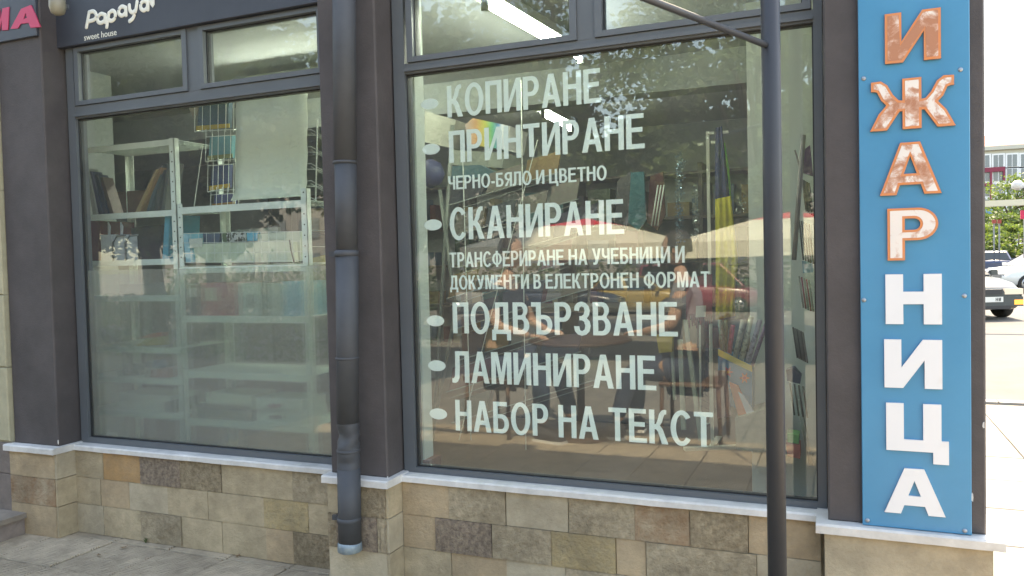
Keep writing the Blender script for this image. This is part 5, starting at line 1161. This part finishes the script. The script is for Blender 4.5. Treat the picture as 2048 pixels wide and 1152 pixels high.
def tree(x, y, z0, h, r, seed, lm, label, n_cl=46, n_leaf=150, ls=.11, low=.3, cat='tree', name='broadleaf_tree', group=None):
    rr = random.Random(seed); t = thing(name, label, cat, (x, y, z0), group)
    mb = MB(); th = h * low
    mb.tube([(x, y, z0 - .3), (x + .05, y, z0 + th * .5), (x - .04, y + .05, z0 + th * 1.1), (x, y, z0 + h * .75)], [r * .085, r * .07, r * .06, .02], 10)
    cl = []
    for i in range(n_cl):
        while True:
            u = Vector((rr.uniform(-1, 1), rr.uniform(-1, 1), rr.uniform(-1, 1)))
            if .25 < u.length < 1: break
        c = Vector((x + u.x * r, y + u.y * r, z0 + h * (low + 1) / 2 + u.z * h * (1 - low) / 2)); cl.append((c, rr.uniform(.22, .40) * r * .75))
        if i % 3 == 0: mb.tube([(x, y, z0 + th * (.9 + .8 * rr.random())), ((x + c.x) / 2, (y + c.y) / 2, c.z - .3), c], [r * .03, r * .018, .01], 6)
    mb.build('trunk', BARK, t)
    mb = MB()
    for c, cr in cl:
        for _ in range(n_leaf):
            while True:
                u = Vector((rr.uniform(-1, 1), rr.uniform(-1, 1), rr.uniform(-1, 1)))
                if u.length < 1: break
            p = c + Vector((u.x * cr * 1.2, u.y * cr * 1.2, u.z * cr * .8)); s_ = ls * rr.uniform(.6, 1.3)
            a = Vector((rr.gauss(0, 1), rr.gauss(0, 1), rr.gauss(0, .6))).normalized(); b2 = a.cross(Vector((rr.gauss(0, 1), rr.gauss(0, 1), rr.gauss(0, 1)))).normalized()
            mb.add([p, p + a * s_ * .5 + b2 * s_ * .35, p + a * s_, p + a * s_ * .5 - b2 * s_ * .35], [(0, 1, 2, 3)])
    me = bpy.data.meshes.new('crown'); me.from_pydata([tuple(Vector(v) - Vector((x, y, z0))) for v in mb.v], [], mb.f); me.materials.append(lm); link('crown', me, t); return t
# across the street on the right
for i, (px, py, Y, h, r, lb, lw) in enumerate(((2022, 470, 70, 6.8, 3.1, 'bright green rounded tree in front of the pale apartment block', .42), (2038, 500, 52, 3.2, 1.7, 'low bright green bush tree right of the small red signs', .12), (1992, 500, 60, 4.0, 2.4, 'darker green tree behind the small red signs', .1), (1972, 500, 55, 3.4, 1.6, 'small tree at the edge of the blue sign', .1))):
    c = at(px, py, Y); tree(c.x, Y, -.14, h, r, 20 + i, LEAF[1 if i == 2 else 0], lb, 40, 110, .22, lw)
# behind the camera: plane trees seen mirrored in the panes
TR = [(-21.5, -11.5, 8.0, 3.6), (-17.0, -13.0, 9.0, 3.8), (-13.0, -11.0, 7.6, 3.2), (-9.6, -15.5, 8.6, 3.4), (-6.6, -16.5, 9.0, 3.1), (-3.9, -17.0, 6.2, 2.2), (-1.6, -14.5, 8.8, 2.3), (1.2, -15.0, 7.5, 2.6)]
nmT = ['broad tree at the far left end of the terrace', 'tall tree left of the umbrellas on the terrace', 'middle sized tree beside the left umbrella', 'dense tree behind the left umbrella', 'tallest tree behind the gap between the umbrellas', 'small low tree behind the parked cars', 'slender tree beside the right umbrella', 'rounded tree at the right end of the terrace']
for i, (x, y, h, r) in enumerate(TR): tree(x, y, hgt(y) - .02, h, r, 50 + i, LEAF[i % 2], nmT[i], 85 if i < 4 else 64, 230 if i < 4 else 230, .20 if i < 4 else .17, .27, group='trees round the cafe terrace')
# clipped hedge far behind the terrace
mb = MB(); rr = random.Random(9)
for _ in range(26000):
    p = Vector((rr.uniform(-34, 12), rr.gauss(-30, .35), hgt(-30) + abs(rr.gauss(0, .9)))); s_ = .22; a = Vector((rr.gauss(0, 1), rr.gauss(0, 1), rr.gauss(0, .6))).normalized(); b2 = a.cross(Vector((rr.gauss(0, 1), 1, rr.gauss(0, 1)))).normalized()
    mb.v += [p, p + a * s_ * .5 + b2 * s_ * .35, p + a * s_, p + a * s_ * .5 - b2 * s_ * .35]; k = len(mb.v); mb.f.append((k - 4, k - 3, k - 2, k - 1))
o = mb.build('hedge', LEAF[1], stuff=True); tag(o, 'long dark green hedge at the far side of the plaza', 'hedge')
mb = MB(); rr = random.Random(19)  # added hedge, keeps the sunlit strip of ground out of the left pane's reflection
for _ in range(24000):
    p = Vector((rr.uniform(-26, -6.9), -9.4 + rr.gauss(0, .22), hgt(-9.4) + 1.25 * rr.random() ** .7)); s_ = .09; a = Vector((rr.gauss(0, 1), rr.gauss(0, 1), rr.gauss(0, .6))).normalized(); b2 = a.cross(Vector((rr.gauss(0, 1), 1, rr.gauss(0, 1)))).normalized()
    mb.v += [p, p + a * s_ * .5 + b2 * s_ * .35, p + a * s_, p + a * s_ * .5 - b2 * s_ * .35]; k = len(mb.v); mb.f.append((k - 4, k - 3, k - 2, k - 1))
o = mb.build('hedge', LEAF[1], stuff=True); tag(o, 'low green hedge added on the left to cover the sunlit ground in the mirror image', 'hedge')
# building on the far side of the plaza
FBG = thing('office_building', 'long grey office block beyond the plaza with rows of dark windows', 'building', (-14, -52, -.9))
WG = mat('grey_render', (0.26, 0.25, 0.235), .9, var=.08, vscale=.3)
MB().box(-60, 30, -62, -52, -.92, 9.0).build('wall', WG, FBG); MB().box(-60.5, 30.5, -62.5, -51.5, 9.002, 9.5).build('roof', ROOFM, FBG)
wme = None
for rw in range(3):
    for k in range(26):
        if wme is None:
            o = MB().box(-1, 1, -.06, .06, -.8, .8).build('window', PANE, FBG, raw=True); wme = o.data
        else: o = link('window', wme, FBG)
        o.location = Vector((-58 + k * 3.4, -51.97, 1.6 + rw * 2.9)) - Vector((-14, -52, -.9))

# ---- cafe umbrellas
UMC = mat('cream_umbrella_cloth', (0.72, 0.69, 0.56), .8, var=.04, vscale=2); UMR = mat('red_umbrella_cloth', (0.62, 0.02, 0.04), .7); UMT = mat('red_print', (0.45, 0.02, 0.03), .7)
def umbrella(x, y, half, zt, ze_, zb_, label):
    z0 = hgt(y) - .02; t = thing('cafe_umbrella', label, 'umbrella', (x, y, z0), 'cafe umbrellas on the terrace')
    MB().tube([(x, y, z0), (x, y, zt)], .03, 10).build('pole', cm((200, 200, 196)), t); MB().box(x - .35, x + .35, y - .35, y + .35, z0, z0 + .08).build('base', cm((90, 90, 90)), t)
    rs = .36
    def ring(f, z): return [(x + half * f * a, y + half * f * b_, z) for a, b_ in ((-1, -1), (0, -1.0), (1, -1), (1.0, 0), (1, 1), (0, 1.0), (-1, 1), (-1.0, 0))]
    zi = zt - (zt - ze_) * rs * .8
    r0_, r1_, r2_ = [(x, y, zt)], ring(rs, zi), ring(1, ze_)
    top = MB().add(r0_ + r1_, [(0, 1 + k, 1 + (k + 1) % 8) for k in range(8)]); top.build('red_top', UMR, t)
    mid = MB().add(ring(rs, zi) + r2_, [(k, 8 + k, 8 + (k + 1) % 8, (k + 1) % 8) for k in range(8)]); mid.build('canopy', UMC, t)
    val = MB().add(ring(1.002, ze_ - .002) + ring(1.0, zb_), [(k, 8 + k, 8 + (k + 1) % 8, (k + 1) % 8) for k in range(8)]); val.build('valance', UMC, t)
    for k in range(8): q = ring(.97, ze_ - .03)[k]; MB().tube([(x, y, zt - .35), q], .010, 6).build('rib', cm((190, 190, 186)), t)
    return t
umbrella(-4.65, -12.0, 1.85, 2.15, 1.62, 1.36, 'left cream cafe umbrella with a red top, whole in the mirror image')
umbrella(-0.85, -12.2, 1.85, 2.12, 1.60, 1.34, 'right cream cafe umbrella with a red top, partly behind the post')
# cars beyond the terrace
def far_car(px, Y, kind, c, label, rot=0):
    p = at(px, 560, Y); car(kind, paintm('terrace_car_%d' % px, c), 'parked_car', label, (p.x, -Y, hgt(-Y) - .02), R(rot), group='cars parked beyond the terrace')
far_car(1130, 26, 'sedan', (0.02, 0.03, 0.055), 'dark navy car parked beyond the terrace, left of the yellow one')
far_car(1285, 27, 'hatch', (0.32, 0.21, 0.03), 'yellow hatchback parked beyond the terrace')
far_car(1400, 29, 'van', (0.17, 0.025, 0.045), 'crimson van parked beyond the terrace')
far_car(980, 27, 'hatch', (0.25, 0.26, 0.27), 'grey hatchback parked beyond the terrace')

# ================================================================== people at the cafe table
SKIN = mat('skin', (0.50, 0.30, 0.21), .55); DEN = mat('dark_denim', (0.035, 0.05, 0.09), .8); TSH = mat('black_shirt', (0.03, 0.032, 0.04), .8); HAIR = mat('dark_hair', (0.03, 0.02, 0.015), .6); SOLE = mat('white_sneaker_sole', (0.75, 0.75, 0.72), .6)
TSG = mat('grey_shirt', (0.25, 0.26, 0.28), .8)
def skin_mesh(verts, edges, radii, name, mt, parent, sub=2, smooth=True):
    me = bpy.data.meshes.new(name); me.from_pydata(verts, edges, []); o = link(name, me, parent); me.materials.append(mt)
    m_ = o.modifiers.new('skin', 'SKIN'); m_.use_smooth_shade = True
    for i, r in enumerate(radii): me.skin_vertices[0].data[i].radius = (r, r) if not isinstance(r, tuple) else r
    me.skin_vertices[0].data[0].use_root = True
    s_ = o.modifiers.new('sub', 'SUBSURF'); s_.levels = sub; s_.render_levels = sub; return o
def seated(loc, rz, shirt, label):
    "seated figure facing +x, seat height .45; forearms resting forwards"
    t = thing('person', label, 'person', (0, 0, 0))
    V = [(0, 0, .55), (0.0, 0, .75), (.02, 0, .98), (.03, 0, 1.12), (.05, 0, 1.22),            # pelvis, waist, chest, upper chest, neck base
         (.02, .17, 1.10), (.10, .23, .86), (.34, .12, .78),                                   # left arm
         (.02, -.17, 1.10), (.08, -.25, .86), (.32, -.14, .80),
         (.02, .10, .53), (.42, .12, .52), (.44, .13, .12), (.02, -.10, .53), (.40, -.13, .52), (.52, -.16, .12), (.07, 0, 1.30)]
    E_ = [(0, 1), (1, 2), (2, 3), (3, 4), (4, 17), (3, 5), (5, 6), (6, 7), (3, 8), (8, 9), (9, 10), (0, 11), (11, 12), (12, 13), (0, 14), (14, 15), (15, 16)]
    rad = [(.13, .16), (.115, .15), (.12, .16), (.10, .14), .055, .062, .044, .03, .062, .044, .03, .095, .07, .045, .095, .07, .045, .05]
    skin_mesh(V, E_, rad, 'body', SKIN, t)
    V2 = [(0, 0, .60), (0, 0, .78), (.02, 0, .98), (.03, 0, 1.11), (.045, 0, 1.19), (.02, .17, 1.10), (.06, .215, .96), (.02, -.17, 1.10), (.05, -.225, .96)]
    skin_mesh(V2, [(0, 1), (1, 2), (2, 3), (3, 4), (3, 5), (5, 6), (3, 7), (7, 8)], [(.145, .175), (.128, .165), (.134, .175), (.114, .155), .062, .078, .066, .078, .066], 'shirt', shirt, t)
    V3 = [(0, 0, .56), (.02, .10, .53), (.42, .12, .525), (.44, .13, .14), (.02, -.10, .53), (.40, -.13, .525), (.52, -.16, .14)]
    skin_mesh(V3, [(0, 1), (1, 2), (2, 3), (0, 4), (4, 5), (5, 6)], [(.14, .18), .108, .082, .058, .108, .082, .058], 'trousers', DEN, t)
    hd = MB()
    for i in range(11):
        ph = math.pi * i / 10; zz = 1.42 + .125 * math.cos(ph); r_ = .088 * math.sin(ph) ** .8
        for k in range(16):
            a = 2 * math.pi * k / 16; fx_ = 1 + .12 * math.cos(a) - (.10 if zz < 1.36 else 0)
            nose = .022 * max(0, math.cos(a)) ** 12 * math.exp(-((zz - 1.405) / .022) ** 2); eye = -.008 * math.exp(-((zz - 1.43) / .014) ** 2) * math.exp(-((abs(math.sin(a)) - .38) / .15) ** 2) * (math.cos(a) > 0)
            hd.v.append((.085 + (r_ * fx_ * 1.08 + nose + eye) * math.cos(a), (r_ * .88) * math.sin(a), zz))
    for i in range(10):
        for k in range(16): hd.f.append((i * 16 + k, i * 16 + (k + 1) % 16, (i + 1) * 16 + (k + 1) % 16, (i + 1) * 16 + k)); hd.smooth.add(len(hd.f) - 1)
    h_ = hd.build('head', SKIN, t)
    for s in (1, -1): MB().lathe((.078, s * .082, 1.405), [(.02, -.006), (.024, 0), (.016, .008)], 10, 'y').build('ear', SKIN, h_)
    hr = MB()
    for i in range(7):
        ph = math.pi * .58 * i / 6; zz = 1.425 + .132 * math.cos(ph); r_ = .097 * math.sin(ph) ** .8
        for k in range(16):
            a = 2 * math.pi * k / 16; cut = max(0, math.cos(a)) ** 2 * .03 * (i > 3); hr.v.append((.072 + (r_ - cut) * 1.12 * math.cos(a), r_ * .93 * math.sin(a), zz + cut))
    for i in range(6):
        for k in range(16): hr.f.append((i * 16 + k, i * 16 + (k + 1) % 16, (i + 1) * 16 + (k + 1) % 16, (i + 1) * 16 + k)); hr.smooth.add(len(hr.f) - 1)
    hr.build('hair', HAIR, h_)
    for s, (wx, wy, wz) in ((1, (.34, .12, .78)), (-1, (.32, -.14, .80))):
        V4 = [(wx - .02, wy, wz), (wx + .05, wy - s * .01, wz)]; E4 = [(0, 1)]; r4 = [(.026, .022), (.034, .016)]
        for f_ in range(4):
            o_ = (f_ - 1.5) * .019; L_ = (.032, .036, .034, .027)[f_]; b0 = len(V4); V4 += [(wx + .085, wy + o_ - s * .01, wz), (wx + .085 + L_, wy + o_ - s * .012, wz - .008), (wx + .085 + L_ * 1.6, wy + o_ - s * .016, wz - .028)]; E4 += [(1, b0), (b0, b0 + 1), (b0 + 1, b0 + 2)]; r4 += [.010, .009, .0075]
        b0 = len(V4); V4 += [(wx + .035, wy - s * .04, wz), (wx + .065, wy - s * .055, wz - .01)]; E4 += [(0, b0), (b0, b0 + 1)]; r4 += [.011, .009]
        skin_mesh(V4, E4, r4, 'hand', SKIN, t, 1)
    for s, (ax, ay) in ((1, (.44, .13)), (-1, (.52, -.16))):
        sh = MB(); prof_ = [(-.06, .035, .07), (-.02, .042, .10), (.06, .045, .075), (.14, .045, .05), (.19, .03, .035)]
        for xx, w_, h2 in prof_: sh.v += [(ax + xx, ay - w_, .02), (ax + xx, ay + w_, .02), (ax + xx, ay + w_ * .8, .02 + h2), (ax + xx, ay - w_ * .8, .02 + h2)]
        for i in range(4):
            for k in range(4): sh.f.append((i * 4 + k, i * 4 + (k + 1) % 4, (i + 1) * 4 + (k + 1) % 4, (i + 1) * 4 + k)); sh.smooth.add(len(sh.f) - 1)
        sh.f += [(3, 2, 1, 0), (16, 17, 18, 19)]; so = sh.build('sneaker', TSH, t); MB().bbox(ax - .065, ax + .195, ay - .047, ay + .047, 0, .022, .003).build('sole', SOLE, so)
    t.location = loc; t.rotation_euler.z = rz; return t
def chair(loc, rz, label):
    t = thing('cafe_chair', label, 'chair', (0, 0, 0), 'cafe chairs on the terrace'); BR_ = cm((96, 66, 44))
    MB().bbox(-.22, .22, -.22, .22, .42, .45, .01).build('seat', BR_, t); MB().box(-.24, -.21, -.20, .20, .62, .92).build('backrest', BR_, t)
    for x in (-.2, .2):
        for y in (-.19, .19): MB().tube([(x, y, .42), (x * 1.08, y * 1.08, 0)], .015, 8).build('leg', BR_, t)
    for y in (-.18, .18): MB().tube([(-.21, y, .44), (-.225, y, .9)], .013, 8).build('back_post', BR_, t)
    t.location = loc; t.rotation_euler.z = rz; return t
def cafe_table(loc, label):
    t = thing('cafe_table', label, 'table', (0, 0, 0)); BR_ = cm((80, 58, 42))
    MB().lathe((0, 0, .72), [(.38, 0), (.40, .012), (.38, .028)], 24).build('table_top', BR_, t); MB().tube([(0, 0, .02), (0, 0, .72)], .03, 10).build('table_leg', BR_, t); MB().lathe((0, 0, 0), [(.24, 0), (.22, .02), (.04, .04)], 20).build('table_foot', BR_, t)
    t.location = loc; return t
pA = gr(1010, 880, 0); pA = Vector((pA.x - .1, -pA.y - .25, 0))
seated((pA.x, pA.y, 0), R(15), TSH, 'seated person in a black shirt with bare forearms on the cafe table'); chair((pA.x - .03, pA.y, 0), R(15), 'brown cafe chair under the person in the black shirt')
cafe_table((pA.x + .62, pA.y + .0, 0), 'small round brown cafe table between the two seated people')
seated((pA.x + 1.42, pA.y - .15, 0), R(180), TSG, 'seated person in a grey shirt facing the one in black'); chair((pA.x + 1.45, pA.y - .15, 0), R(180), 'brown cafe chair under the person in the grey shirt')

# ================================================================== litter and weeds on the pavement
DRY = mat('dry_leaf', (0.20, 0.13, 0.07), .8); WEED = mat('weed_green', (0.07, 0.10, 0.035), .7)
for i, (px, py, lb) in enumerate(((108, 1070, 'dry brown leaf beside the left pillar plinth'), (248, 1095, 'dry brown leaf on the second slab from the step'), (198, 1111, 'small curled leaf near the bottom edge of the photo'), (475, 1112, 'tiny dark leaf close to the stone plinth'))):
    p = gr(px, py, .004); rl = random.Random(i); a = rl.uniform(0, 6)
    mb = MB(); e1_ = Vector((math.cos(a), math.sin(a), 0)); e2_ = Vector((-math.sin(a), math.cos(a), 0)); L_ = .018
    pts = [p - e1_ * L_, p - e1_ * L_ * .3 + e2_ * L_ * .5, p + e1_ * L_ * .5 + e2_ * L_ * .35, p + e1_ * L_, p + e1_ * L_ * .4 - e2_ * L_ * .4, p - e1_ * L_ * .4 - e2_ * L_ * .45]
    up = [Vector((0, 0, h)) for h in (.006, .001, .004, .009, .002, .001)]
    mb.add([q + u for q, u in zip(pts, up)] + [p + Vector((0, 0, .003))], [(k, (k + 1) % 6, 6) for k in range(6)]); one(mb, 'dry_leaf', DRY, lb, 'leaf')
for i, (px, py, lb) in enumerate(((292, 1086, 'small weed growing in the joint near the left end of the plinth'), (562, 1116, 'small weed growing at the foot of the plinth near the downpipe'))):
    p = gr(px, py, 0); rl = random.Random(40 + i); mb = MB()
    for k in range(9):
        a = rl.uniform(0, 6.28); d1 = Vector((math.cos(a), math.sin(a) * .6, 0)) * rl.uniform(.008, .022); h1 = rl.uniform(.012, .028); w1 = Vector((-math.sin(a), math.cos(a), 0)) * .0022
        mb.add([p - w1, p + w1, p + d1 * .6 + Vector((0, 0, h1 * .8)) + w1, p + d1 + Vector((0, 0, h1)), p + d1 * .6 + Vector((0, 0, h1 * .8)) - w1], [(0, 1, 2, 3, 4)])
    one(mb, 'weed_tuft', WEED, lb, 'weed')
